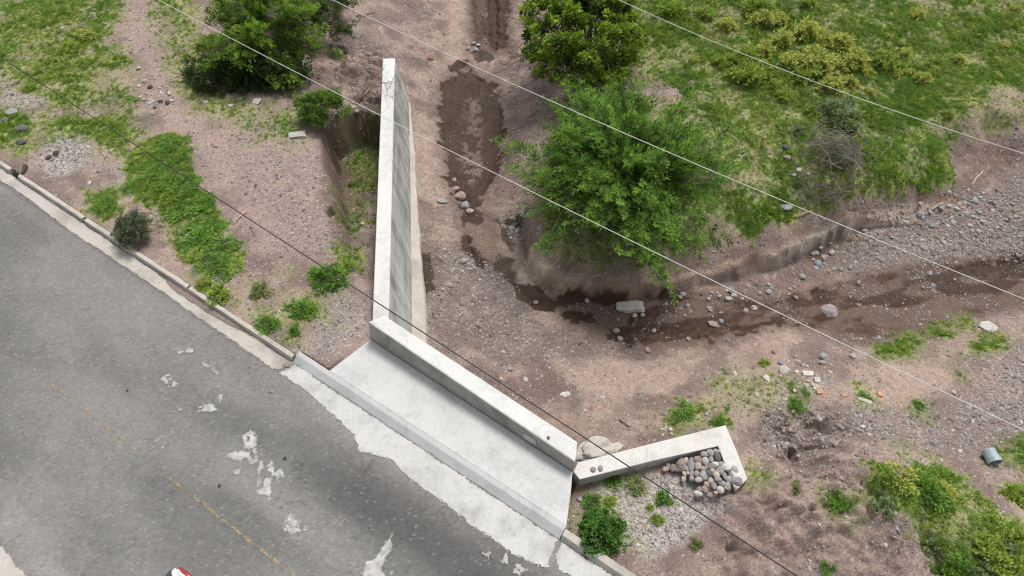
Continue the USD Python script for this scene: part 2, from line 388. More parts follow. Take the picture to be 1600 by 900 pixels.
def heights(x, y):
    s, t = x * RE[0] + y * RE[1], x * RN[0] + y * RN[1]
    P = np.c_[x.ravel(), y.ravel()]
    near = (np.abs(x) < 40).ravel() & (np.abs(y) < 50).ravel()
    Pc = np.c_[np.clip(P[:, 0], -27, 27), np.clip(P[:, 1], 0, 34)]
    step = 0.5
    gx, gy = np.arange(-28, 28.1, step), np.arange(-1, 35.1, step)
    GX, GY = np.meshgrid(gx, gy, indexing='ij')
    G = np.c_[GX.ravel(), GY.ravel()]

    def ev(f):
        g = np.clip(f(G).reshape(GX.shape), -3.2, 1.2)
        return map_coordinates(g, [(Pc[:, 0] - gx[0]) / step, (Pc[:, 1] - gy[0]) / step], order=1).reshape(x.shape)

    n1 = fbm2(x, y, 0.45, 4, 3) - 0.5
    n2 = fbm2(x, y, 2.2, 4, 5) - 0.5
    n3 = fbm2(x, y, 9.0, 3, 8) - 0.5
    z = ev(BED) + 0.18 * n1 + 0.13 * n2 + 0.09 * n3
    # right bank: soft on its left side, undercut and steep along the creek
    d = sdist(x, y, RIGHT_EDGE) + 0.55 * (fbm2(x, y, 1.1, 2, 15) - 0.5) + 0.2 * n1 + 0.16 * (fbm2(x, y, 4.0, 2, 19) - 0.5)
    soft = np.where(y > at(800, 320, -1.5)[1], 1.1, 0.13)
    zr = ev(RIGHT) + 0.25 * n1 + 0.10 * n2 + 0.06 * n3
    z = z + (zr - z) * sstep(d, -soft, soft * 0.7)
    # ground behind the wing wall
    d = sdist(x, y, WING_IN)
    zb = ev(BACKFILL) + 0.06 * n2 + 0.05 * n3
    z = z + (zb - z) * sstep(d, -0.1 - 0.9 * sstep(x, 4.4, 5.2), 0.1 + 0.9 * sstep(x, 4.4, 5.2))
    # left bank
    zl = ev(LEFT) + 0.12 * n1 + 0.08 * n2 + 0.06 * n3
    dt = sdist(x, y, TRENCH) + 0.25 * n2 + 0.15 * n1
    yl = np.clip((y - at(560, 470, -0.3)[1]) / (at(560, 300, -1)[1] - at(560, 470, -0.3)[1]), 0, 1)
    floor = -0.3 - 1.5 * yl + 0.14 * n1 + 0.22 * n2 + 0.10 * n3
    zl = zl + np.minimum(floor - zl, 0) * sstep(dt, -0.08, 0.34)
    dl = sdist(x, y, LEFT_EDGE)
    end = sstep(y, WA[1] - 1.3, WA[1] + 0.8)
    z = z + (zl - z) * sstep(dl + end * (0.5 * n1 + 0.5 * n2), -0.05 - 1.1 * end, 0.05 + 1.0 * end)
    # rough, dug-over ground
    for poly, amp in ((ROUGH_A, 0.36), (ROUGH_B, 0.34), (ROUGH_C, 0.28), (ROUGH_D, 0.2)):
        w = sstep(sdist(x, y, poly), -0.6, 0.6)
        z = z + w * amp * (1.9 * (np.abs(fbm2(x, y, 1.1, 5, 21) - 0.5) * 2.6 - 0.35) + 0.8 * n2 + 0.5 * n3)
    d = sdist(x, y, MOUND) + 0.9 * n1 + 0.5 * n2 + 0.12 * n3
    bil = np.abs(fbm2(x, y, 0.8, 4, 23) - 0.5) * 2
    z = z + sstep(d, -0.15, 0.35) * (0.32 + 0.55 * (0.35 - bil))
    for pts, deep, wd in CREVICES:
        e = np.full(x.shape, 9.0)
        for a, b in zip(pts[:-1], pts[1:]):
            tt = np.clip(((x - a[0]) * (b - a)[0] + (y - a[1]) * (b - a)[1]) / ((b - a) @ (b - a)), 0, 1)
            e = np.minimum(e, np.hypot(x - a[0] - tt * (b - a)[0], y - a[1] - tt * (b - a)[1]))
        z = z - 0.6 * deep * (1 - sstep(e + 0.35 * n2 + 0.12 * n3, wd * 0.2, wd)) * (0.5 + 1.0 * fbm2(x, y, 3.0, 2, 17))
    # wet channel lies a little lower
    for poly in CHANNELS:
        z = z - 0.10 * sstep(sdist(x, y, poly) + 0.5 * n2, -0.12, 0.2)
    # road bed and the far side of the road
    z = np.where(t < KERB_BACK + 0.9, z + (0.12 - z) * 0.9 * (1 - sstep(t, KERB_BACK, KERB_BACK + 0.9)) * (s < -8.9), z)
    z = np.where((t < np.where((s > -9.85) & (s < -1.5), KERB_BACK, 4.42)) & (t > ROAD_T0 - 0.3), -0.35, z)
    z = np.where(t <= ROAD_T0 - 0.3, 0.03 + 0.06 * n2 + 0.05 * n3, z)
    slab_ = sdist(x, y, SLAB) > 0.02
    z = np.where(slab_, np.minimum(z, -0.35), z)
    return z


ROUGH_A = pz([(500, 60), (600, 70), (600, 165), (560, 165), (500, 130)], -0.7)
ROUGH_B = pz([(1120, 780), (1240, 720), (1360, 700), (1390, 760), (1330, 850), (1180, 850)], 0.2)
ROUGH_D = pz([(1130, 850), (1300, 830), (1420, 860), (1440, 950), (1100, 950)], 0.2)
ROUGH_C = pz([(1180, 670), (1260, 620), (1340, 660), (1270, 730), (1190, 730)], -0.9)
MOUND = pz([(1118, 800), (1150, 772), (1195, 768), (1228, 758), (1262, 738), (1285, 712), (1335, 700), (1388, 716), (1395, 762), (1430, 830), (1475, 960), (1150, 960), (1130, 860)], 0.2)
CREVICES = [(pz([(1160, 784), (1175, 790), (1196, 793)], 0.2), 0.28, 0.11), (pz([(1196, 806), (1214, 800), (1240, 812), (1258, 806)], 0.3), 0.3, 0.12), (pz([(1132, 856), (1150, 866), (1168, 872)], 0.1), 0.25, 0.10),
            (pz([(1238, 706), (1256, 694), (1275, 688)], -0.8), 0.3, 0.15), (pz([(1225, 720), (1245, 712)], -0.8), 0.25, 0.13), (pz([(1392, 768), (1420, 812), (1458, 866), (1485, 905)], 0.4), 0.25, 0.25),
            (pz([(1285, 660), (1262, 690), (1250, 722)], -0.8), 0.25, 0.3), (pz([(519, 335), (523, 352), (530, 368)], -0.1), 0.5, 0.2), (pz([(770, 75), (772, 40), (770, 0)], -1.7), 0.2, 0.25), (pz([(560, 165), (572, 160), (590, 158)], -0.9), 0.5, 0.3)]
CHANNELS = [pz([(690, 130), (720, 112), (745, 120), (785, 150), (788, 200), (780, 260), (765, 290), (750, 325), (735, 325), (715, 310), (698, 280), (690, 230), (685, 180)], -2.3),
            pz([(765, -30), (795, -20), (793, 72), (770, 78)], -1.7), pz([(725, 345), (738, 385), (770, 425), (760, 430), (735, 405), (722, 385)], -2.45),
            pz([(797, 440), (835, 447), (900, 470), (985, 462), (1060, 455), (1200, 474), (1300, 445), (1450, 415), (1720, 390), (1720, 430), (1500, 470), (1300, 500), (1120, 520), (960, 520), (860, 490)], -2.7)]
SLAB_C = [at(516, 578, 0.14), at(579, 530, 0.14), at(894.5, 737, 0.14), at(892, 770, 0.14), at(888, 797, 0.14), at(880, 830, 0.14)]
SLAB = np.vstack([[c[:2] for c in SLAB_C[:-1]], st(float(SLAB_C[-1][:2] @ RE), KERB_BACK)[:2], st(float(SLAB_C[0][:2] @ RE), KERB_BACK)[:2]])

FX = (-25.5, 25.5, 0.05)
FY = (1.5, 31.5, 0.05)


def axis(a, b, step):
    core = np.arange(a, b + step / 2, step)
    grow = np.cumsum(0.1 * 1.35 ** np.arange(19))
    return np.r_[a - grow[::-1], core, b + grow]


ax, ay = axis(*FX), axis(*FY)
TX, TY = np.meshgrid(ax, ay, indexing='ij')
TZ = heights(TX, TY)
_i0, _j0 = np.searchsorted(ax, FX[0] - 1e-6), np.searchsorted(ay, FY[0] - 1e-6)


def ground_z(x, y):
    """Height of the built terrain inside its fine part."""
    i = (np.asarray(x, float) - FX[0]) / FX[2] + _i0
    j = (np.asarray(y, float) - FY[0]) / FY[2] + _j0
    return map_coordinates(TZ, [np.atleast_1d(i), np.atleast_1d(j)], order=1, mode='nearest')


def ground(u, v):
    """Where the line of sight measured at (u, v) first meets the terrain."""
    d = ray(u, v)
    zs = np.linspace(1.3, -3.4, 950)
    P = EYE + d * ((zs - CAM_H) / d[2])[:, None]
    hit = np.nonzero(P[:, 2] <= ground_z(P[:, 0], P[:, 1]))[0]
    return P[hit[0]] if len(hit) else P[-1]


def gpoly(pts):
    return np.array([ground(u, v)[:2] for u, v in pts])


# ------------------------------------------------------------------ terrain: what covers it
W1 = fbm2(TX, TY, 0.8, 4, 31) - 0.5
W2 = fbm2(TX, TY, 3.5, 3, 33) - 0.5


def mask(pts, soft=0.3, warp=0.5, fine=0.35, grow=0.0):
    poly = gpoly(pts)
    lo, hi = poly.min(0) - soft - warp - 0.5, poly.max(0) + soft + warp + 0.5
    i0, i1 = np.searchsorted(ax, [lo[0], hi[0]])
    j0, j1 = np.searchsorted(ay, [lo[1], hi[1]])
    out = np.zeros_like(TX)
    sl = (slice(i0, i1), slice(j0, j1))
    d = sdist(TX[sl], TY[sl], poly) + grow + warp * 2 * W1[sl] + fine * 2 * W2[sl]
    out[sl] = sstep(d, -soft, soft)
    return out


def over(a, b):
    return np.maximum(a, b)


grass = np.zeros_like(TX)
for pts, amount, kw in [
    ([(-60, -40), (176, -40), (186, 25), (172, 60), (205, 95), (215, 140), (205, 160), (150, 178), (60, 168), (0, 160), (-60, 150)], 0.74, dict(soft=0.6, warp=0.6)),
    ([(-40, 160), (30, 170), (50, 195), (40, 240), (0, 222), (-40, 200)], 0.9, {}),
    ([(200, 225), (262, 205), (295, 218), (302, 250), (330, 300), (360, 350), (385, 405), (365, 440), (320, 440), (285, 405), (258, 380), (250, 330), (205, 300), (185, 265)], 1.0, dict(soft=0.15)),
    ([(135, 305), (185, 290), (190, 330), (160, 342), (138, 330)], 0.9, {}),
    ([(60, 180), (200, 170), (230, 205), (200, 250), (140, 225), (70, 210)], 0.75, dict(warp=0.8)),
    ([(235, -30), (312, -30), (320, 140), (420, 165), (470, 175), (470, 225), (400, 220), (360, 190), (295, 180), (255, 90)], 0.5, dict(soft=0.6, warp=0.9)),
    ([(482, 415), (540, 418), (538, 460), (490, 460)], 0.5, {}), ([(440, 460), (505, 455), (510, 500), (445, 505)], 0.6, {}), ([(400, 488), (442, 490), (440, 515), (405, 515)], 0.7, {}),
    ([(300, 430), (350, 435), (380, 470), (340, 478)], 0.6, {}), ([(450, 500), (470, 500), (465, 535), (452, 535)], 0.6, {}),
    ([(390, 435), (420, 435), (420, 468), (395, 465)], 0.5, {}), ([(420, 400), (470, 415), (450, 440)], 0.4, {}),
    ([(540, 180), (595, 175), (592, 260), (588, 350), (552, 370), (535, 360), (537, 250)], 0.5, dict(soft=0.4, warp=0.8)), ([(515, 385), (568, 385), (565, 425), (520, 420)], 0.75, {}),
    # right bank
    ([(1010, -40), (1700, -40), (1700, 200), (1530, 208), (1478, 228), (1492, 268), (1482, 296), (1400, 306), (1340, 318), (1250, 345), (1160, 372), (1110, 330), (1120, 250), (1075, 160), (1020, 110)], 0.95, dict(soft=0.2, warp=0.35)),
    ([(880, 180), (1110, 150), (1140, 370), (1000, 420), (880, 400), (840, 330)], 0.55, {}),
    ([(870, -40), (1020, -40), (1040, 130), (880, 130)], 0.6, {}),
    # small patches by the creek
    ([(1362, 552), (1400, 530), (1438, 533), (1425, 558), (1380, 565)], 0.95, {}), ([(1458, 512), (1518, 500), (1522, 516), (1470, 528)], 0.9, {}),
    ([(1512, 530), (1560, 520), (1580, 535), (1545, 552), (1515, 548)], 0.85, {}), ([(1036, 640), (1070, 622), (1115, 628), (1100, 655), (1060, 668), (1040, 660)], 0.75, {}),
    ([(1110, 590), (1180, 570), (1260, 590), (1255, 660), (1180, 640), (1120, 650)], 0.30, dict(warp=0.8, soft=0.5)), ([(1228, 600), (1256, 610), (1252, 660), (1236, 655)], 0.7, {}),
    ([(1108, 655), (1135, 650), (1140, 668), (1115, 675)], 0.8, dict(soft=0.15, warp=0.1)), ([(1165, 735), (1200, 730), (1195, 758), (1170, 755)], 0.7, {}),
    ([(1425, 625), (1447, 627), (1446, 645), (1428, 642)], 0.8, {}), ([(1340, 612), (1362, 615), (1358, 628), (1345, 624)], 0.7, {}),
    ([(1485, 560), (1505, 565), (1500, 590), (1488, 580)], 0.6, {}),
    # mound bottom right
    ([(1362, 728), (1400, 742), (1445, 714), (1480, 724), (1530, 762), (1560, 800), (1700, 845), (1700, 980), (1495, 980), (1462, 862), (1424, 812), (1382, 792)], 0.95, dict(soft=0.3, warp=0.4)),
    ([(1540, 720), (1560, 690), (1640, 680), (1680, 760), (1600, 745)], 0.6, {}), ([(1565, 765), (1680, 750), (1680, 810), (1600, 800)], 0.9, {}),
    ([(1290, 770), (1338, 772), (1335, 792), (1300, 792)], 0.8, {}), ([(1400, 680), (1420, 690), (1425, 720), (1412, 720)], 0.45, {}),
    # by the slab
    ([(892, 800), (950, 798), (985, 848), (960, 868), (910, 850)], 0.8, {}), ([(905, 765), (960, 775), (955, 800), (915, 795)], 0.5, {}), ([(944, 742), (972, 742), (968, 762), (948, 760)], 0.7, {}),
    ([(975, 745), (1010, 748), (1005, 770), (985, 768)], 0.5, {}),
]:
    grass = over(grass, amount * mask(pts, **{'soft': 0.5, 'warp': 0.5, 'fine': 0.5, **kw}))

bare = np.zeros_like(TX)                          # worn spots in the grass
for pts, amount in [([(1025, 70), (1075, 65), (1080, 105), (1035, 110)], 0.4), ([(1105, 190), (1230, 200), (1200, 300), (1120, 330)], 0.3), ([(0, 125), (60, 140), (70, 165), (0, 165)], 0.9),
                    ([(1420, 205), (1520, 150), (1600, 130), (1600, 205), (1480, 225)], 0.55), ([(1420, 0), (1600, 0), (1600, 20), (1500, 25)], 0.5), ([(145, 110), (215, 105), (215, 140), (160, 145)], 0.6),
                    ([(1215, 262), (1350, 280), (1345, 318), (1240, 320)], 0.25), ([(1480, 830), (1520, 800), (1600, 860), (1500, 860)], 0.3), ([(255, 345), (275, 340), (270, 395), (250, 385)], 0.9), ([(20, 60), (60, 70), (50, 85), (25, 85)], 0.5)]:
    bare = over(bare, amount * mask(pts, 0.5, 0.7, 0.5))
grass = grass * (1 - bare)
patchy = sstep(fbm2(TX, TY, 1.3, 5, 41), 0.36, 0.56)
grass = np.clip(grass * (0.55 + 0.55 * patchy), 0, 1)

wet = np.zeros_like(TX)
for pts, amount, kw in [
    ([(690, 130), (720, 112), (745, 120), (770, 128), (785, 150), (789, 200), (780, 258), (765, 290), (752, 318), (735, 330), (718, 312), (700, 285), (692, 235), (684, 185)], 1.0, dict(soft=0.08, warp=0.28, fine=0.5)),
    ([(765, -40), (797, -40), (793, 72), (768, 80), (750, 55), (760, 20)], 0.9, dict(soft=0.1, warp=0.2)), ([(700, 100), (735, 88), (728, 105), (702, 115)], 0.9, dict(soft=0.08, warp=0.1)),
    ([(723, 342), (735, 380), (762, 412), (757, 424), (738, 408), (723, 385)], 0.9, dict(soft=0.08, warp=0.1)),
    ([(797, 438), (835, 447), (868, 472), (868, 488), (838, 484), (808, 465)], 1.0, dict(soft=0.05, warp=0.1, fine=0.15)),
    ([(868, 462), (920, 458), (980, 460), (1060, 450), (1062, 470), (960, 474), (880, 476)], 0.95, dict(soft=0.08, warp=0.1)),
    ([(872, 488), (920, 490), (935, 505), (905, 505), (880, 498)], 0.9, dict(soft=0.08, warp=0.1)),
    ([(1000, 470), (1060, 462), (1120, 465), (1200, 478), (1300, 450), (1450, 415), (1720, 380), (1720, 440), (1500, 470), (1400, 492), (1300, 508), (1190, 508), (1120, 530), (1040, 528), (945, 537), (940, 522), (985, 505)], 1.0, dict(soft=0.1, warp=0.35, fine=0.6)),
    ([(1270, 500), (1400, 480), (1560, 480), (1500, 515), (1330, 540)], 0.45, dict(soft=0.4, warp=0.5)),
    ([(718, 318), (745, 325), (758, 348), (738, 352), (722, 345)], 0.8, dict(soft=0.1, warp=0.15)), ([(770, 392), (806, 405), (812, 440), (792, 448), (770, 420)], 0.6, dict(soft=0.12, warp=0.25)), ([(778, 345), (800, 370), (806, 400), (786, 385)], 0.6, dict(soft=0.1, warp=0.15)),
    ([(735, -40), (765, -40), (760, 60), (742, 80), (735, 40)], 0.5, dict(soft=0.2, warp=0.35)), ([(735, 82), (760, 78), (775, 92), (745, 100)], 0.7, dict(soft=0.1, warp=0.15)),
    ([(656, 395), (672, 395), (677, 450), (662, 462)], 1.0, dict(soft=0.05, warp=0.06, fine=0.12)),
    ([(1220, 395), (1290, 370), (1345, 360), (1330, 390), (1250, 412)], 0.5, dict(soft=0.2)),
]:
    wet = over(wet, amount * mask(pts, **{'soft': 0.3, 'warp': 0.4, **kw}))
mott = fbm2(TX, TY, 4.5, 4, 51)
damp = np.zeros_like(TX)
for pts, amount, kw in [
    ([(845, 462), (950, 458), (1060, 446), (1120, 450), (1200, 468), (1300, 436), (1450, 402), (1720, 372), (1720, 470), (1560, 490), (1500, 515), (1330, 545), (1290, 515), (1180, 520), (1120, 540), (1000, 545), (930, 535), (880, 500)], 0.85, dict(soft=0.35, warp=0.4)),
    ([(680, 120), (720, 100), (790, 110), (800, 260), (775, 330), (790, 430), (800, 460), (770, 440), (715, 380), (715, 330), (680, 250)], 0.6, dict(soft=0.35, warp=0.3)),
    ([(735, -40), (805, -40), (800, 90), (740, 90), (725, 40)], 0.75, dict(soft=0.3, warp=0.3)), ([(640, 380), (685, 385), (690, 470), (655, 475)], 0.5, dict(soft=0.3)),
    ([(1240, 380), (1340, 350), (1400, 380), (1300, 440), (1200, 460)], 0.45, dict(soft=0.4)),
]:
    damp = over(damp, amount * mask(pts, **kw))
isle = mask([(730, 150), (758, 150), (760, 240), (735, 300), (715, 250)], 0.3, 0.3)
mott2 = fbm2(TX, TY * 0.7, 5.5, 3, 53)
wet *= 1 - 0.8 * isle * sstep(mott2, 0.44, 0.52)
wide = (TX > at(985, 490, -2.7)[0])
wet *= np.where(wide, 0.15 + 0.85 * (1 - sstep(fbm2((TX * 0.97 + TY * 0.22) * 0.4, TY * 0.97 - TX * 0.22, 2.6, 5, 55), 0.40, 0.60)), 1.0)

sand = np.zeros_like(TX)
for pts in ([(712, 400 - 55), (745, 345), (770, 360), (778, 400), (760, 405), (738, 380)], [(752, 290), (775, 285), (772, 335), (755, 330)], [(740, 85), (775, 82), (772, 130), (748, 130), (735, 112)],
            [(700, -20), (735, -20), (725, 85), (708, 100), (700, 60)], [(640, 200), (690, 180), (700, 300), (680, 330), (650, 300)], [(1330, 570), (1480, 560), (1490, 600), (1400, 640), (1330, 610)],
            [(770, 375), (805, 370), (800, 430), (780, 420)], [(850, 560), (1100, 560), (1050, 620), (900, 610)]):
    sand = over(sand, mask(pts, 0.15, 0.25))
pale = np.zeros_like(TX)                           # pale crushed stone
for pts, amount in [([(940, 765), (1010, 745), (1100, 725), (1140, 750), (1130, 790), (1060, 835), (1010, 862), (950, 840)], 0.9), ([(85, 205), (140, 195), (150, 215), (120, 265), (85, 270), (70, 250)], 0.8),
                    ([(0, 135), (60, 140), (75, 165), (20, 168), (0, 160)], 0.5), ([(170, 260), (215, 255), (225, 285), (180, 290)], 0.5), ([(480, 500), (540, 450), (580, 470), (575, 510), (520, 560), (480, 550)], 0.35)]:
    pale = over(pale, amount * mask(pts, 0.3, 0.4))
grey = np.zeros_like(TX)                           # stony grey ground
for pts, amount in [([(1330, 330), (1600, 270), (1720, 280), (1720, 390), (1450, 410), (1330, 420)], 0.8), ([(1190, 620), (1330, 640), (1450, 640), (1600, 590), (1700, 640), (1540, 710), (1440, 700), (1300, 690), (1200, 720)], 0.7),
                    ([(660, 380), (800, 400), (840, 500), (980, 540), (900, 570), (700, 540), (660, 500)], 0.45), ([(1550, 540), (1650, 530), (1650, 660), (1500, 660)], 0.6), ([(800, 330), (835, 325), (815, 380), (792, 375)], 0.9)]:
    grey = over(grey, amount * mask(pts, 0.4, 0.6))
bankface = mask([(800, 420), (832, 392), (880, 432), (1000, 440), (1060, 418), (1200, 385), (1340, 330), (1400, 316), (1480, 305), (1540, 320), (1345, 372), (1200, 415), (1060, 452), (980, 464), (870, 462), (810, 445)], 0.15, 0.1, 0.1)
pink = over(mask([(290, 205), (420, 190), (530, 250), (540, 400), (470, 420), (400, 400), (340, 310)], 0.5, 0.6), mask([(182, -30), (240, -30), (260, 90), (300, 170), (280, 190), (240, 130), (205, 60)], 0.4, 0.3))
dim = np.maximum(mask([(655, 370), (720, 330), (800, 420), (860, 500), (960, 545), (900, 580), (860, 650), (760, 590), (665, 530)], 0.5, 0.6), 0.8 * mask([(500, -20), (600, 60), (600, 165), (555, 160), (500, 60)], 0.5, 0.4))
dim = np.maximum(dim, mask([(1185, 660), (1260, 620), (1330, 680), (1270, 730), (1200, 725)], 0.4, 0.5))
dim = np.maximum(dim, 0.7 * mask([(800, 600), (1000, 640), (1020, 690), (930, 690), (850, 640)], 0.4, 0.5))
fines = mask([(1130, 780), (1240, 730), (1370, 720), (1380, 800), (1440, 900), (1100, 900)], 0.5, 0.6)

slope_y, slope_x = np.gradient(TZ, ay, axis=1), np.gradient(TZ, ax, axis=0)
steep = np.hypot(slope_x, slope_y)

c = lambda *k: np.array(k)
L3 = lambda a, b, w: a + (b - a) * w[..., None]
big, mid_, fin = fbm2(TX, TY, 0.35, 4, 61), fbm2(TX, TY, 1.6, 5, 63), fbm2(TX, TY, 7.0, 3, 65)
COL = L3(c(.235, .173, .150), c(.325, .244, .208), sstep(big, 0.35, 0.65))
COL = L3(COL, c(.165, .120, .105), 0.6 * sstep(fbm2(TX, TY, 0.7, 4, 62), 0.50, 0.60))
COL = L3(COL, c(.36, .275, .228), 0.5 * sstep(fbm2(TX, TY, 0.6, 4, 64), 0.54, 0.64))
COL = L3(COL, c(.170, .128, .114), 0.75 * sstep(mid_, 0.47, 0.62))
COL = L3(COL, c(.34, .265, .225), 0.6 * sstep(mid_, 0.46, 0.34))
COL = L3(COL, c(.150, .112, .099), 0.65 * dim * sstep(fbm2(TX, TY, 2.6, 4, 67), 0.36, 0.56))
COL = L3(COL, c(.335, .252, .226), 0.75 * pink)
COL = L3(COL, c(.315, .235, .205), 0.6 * fines)
COL = L3(COL, c(.37, .285, .235), 0.8 * sand * (0.5 + 0.5 * sstep(fin, 0.3, 0.6)))
COL = L3(COL, c(.225, .186, .170), 0.75 * grey)
COL = L3(COL, c(.40, .375, .35), pale)
lay = meshkit.fbm(np.stack([TX * 1.5, TY * 1.5, TZ * 9], -1), 4, 69)
COL = L3(COL, L3(c(.330, .245, .195), c(.48, .385, .315), sstep(lay, 0.38, 0.6)), 0.8 * np.clip(bankface, 0, 1))
chalk = mask([(1270, 362), (1340, 348), (1335, 368), (1270, 395), (1215, 410)], 0.1, 0.08, 0.1)
COL = L3(COL, c(.50, .44, .37), 0.9 * chalk)
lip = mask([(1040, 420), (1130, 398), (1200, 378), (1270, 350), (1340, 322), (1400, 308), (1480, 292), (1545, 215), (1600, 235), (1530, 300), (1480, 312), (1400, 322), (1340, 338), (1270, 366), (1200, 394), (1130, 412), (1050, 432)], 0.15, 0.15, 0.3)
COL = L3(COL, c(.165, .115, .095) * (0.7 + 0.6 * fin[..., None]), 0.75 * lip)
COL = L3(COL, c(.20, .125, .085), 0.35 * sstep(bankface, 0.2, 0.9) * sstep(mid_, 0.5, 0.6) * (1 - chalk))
moist_shade = mask([(492, 200), (505, 190), (540, 165), (598, 160), (598, 300), (540, 330), (548, 400), (530, 400), (512, 330), (500, 260)], 0.25, 0.3)  # trench earth: damp tone plus the shade of wall and cliff painted in
COL = L3(COL, c(.125, .084, .066) * (0.6 + 0.8 * mid_[..., None]), 0.85 * moist_shade)
# litter of grit: single pale and dark grains
grit = rng.random(TX.shape)
gamp = (0.5 + 0.5 * grey + 0.5 * pale) * (1 - 0.5 * sand)
COL = COL * (1 + 0.22 * gamp * (rng.random(TX.shape) - 0.5) * 2)[..., None]
COL = L3(COL, c(.50, .47, .44), 0.65 * (grit > 0.985 - 0.03 * pale - 0.02 * grey) * 1.0)
COL = L3(COL, c(.13, .11, .11), 0.6 * (grit < 0.02 + 0.03 * grey) * 1.0)
COL = L3(COL, c(.108, .073, .057) * (0.6 + 0.8 * mid_[..., None]), 0.92 * damp)
COL = L3(COL, c(.044, .025, .016) * (0.6 + 0.8 * mott[..., None]), 0.97 * sstep(wet, 0.05, 0.75))
gtone = fbm2(TX, TY, 0.6, 5, 71) - 0.2 * mask([(535, 175), (600, 165), (595, 380), (530, 380)], 0.3, 0.2)  # trench grass toned darker: shade beside the wall put into its colour
GC = L3(c(.185, .250, .055), c(.285, .315, .105), sstep(gtone, 0.40, 0.60))
GC = L3(GC, c(.21, .19, .10), 0.5 * sstep(fbm2(TX, TY, 2.1, 4, 73), 0.52, 0.66))
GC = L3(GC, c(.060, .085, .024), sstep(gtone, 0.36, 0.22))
GC = GC * (0.55 + 0.9 * fin[..., None])
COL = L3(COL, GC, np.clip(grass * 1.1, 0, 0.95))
# beyond the surveyed ground: the same earth with grass, in broad patches
away = np.maximum(np.maximum(FX[0] - TX, TX - FX[1]), np.maximum(FY[0] - TY, TY - FY[1]))
far_col = L3(c(.235, .178, .155), c(.150, .185, .060), sstep(fbm2(TX, TY, 0.05, 4, 79), 0.38, 0.58))
COL = L3(COL, far_col, sstep(away, 0.0, 2.0))
COL = np.clip(COL, 0.01, 0.8)


def terrain():
    n0, n1 = len(ax), len(ay)
    S, T = TX * RE[0] + TY * RE[1], TX * RN[0] + TY * RN[1]
    hidden = (T < 4.0) & (T > ROAD_T0 + 0.3)                  # under the asphalt
    idx = np.arange(n0 * n1).reshape(n0, n1)
    a, b, cc, d = idx[:-1, :-1].ravel(), idx[1:, :-1].ravel(), idx[1:, 1:].ravel(), idx[:-1, 1:].ravel()
    h = hidden.ravel()
    keep = ~(h[a] & h[b] & h[cc] & h[d])
    V = np.c_[TX.ravel(), TY.ravel(), TZ.ravel()]
    w = (wet.ravel()[a] + wet.ravel()[cc]) / 2
    for name, sel, mat in (('ground', keep & (w < 0.5), 'earth'), ('creek_bed', keep & (w >= 0.5), 'wet_earth')):
        f = np.vstack([np.stack([a, b, cc], 1)[sel], np.stack([a, cc, d], 1)[sel]])
        u, inv = np.unique(f, return_inverse=True)
        nrm = np.stack([-slope_x, -slope_y, np.ones_like(TX)], -1).reshape(-1, 3)[u]
        nrm /= np.linalg.norm(nrm, axis=1, keepdims=True)
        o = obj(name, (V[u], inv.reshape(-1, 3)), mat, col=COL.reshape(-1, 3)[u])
        m = UsdGeom.Mesh(o)
        m.CreateNormalsAttr(Vt.Vec3fArray.FromNumpy(nrm.astype(np.float32)))
        m.SetNormalsInterpolation('vertex')
        tag(o, kind='structure')


terrain()

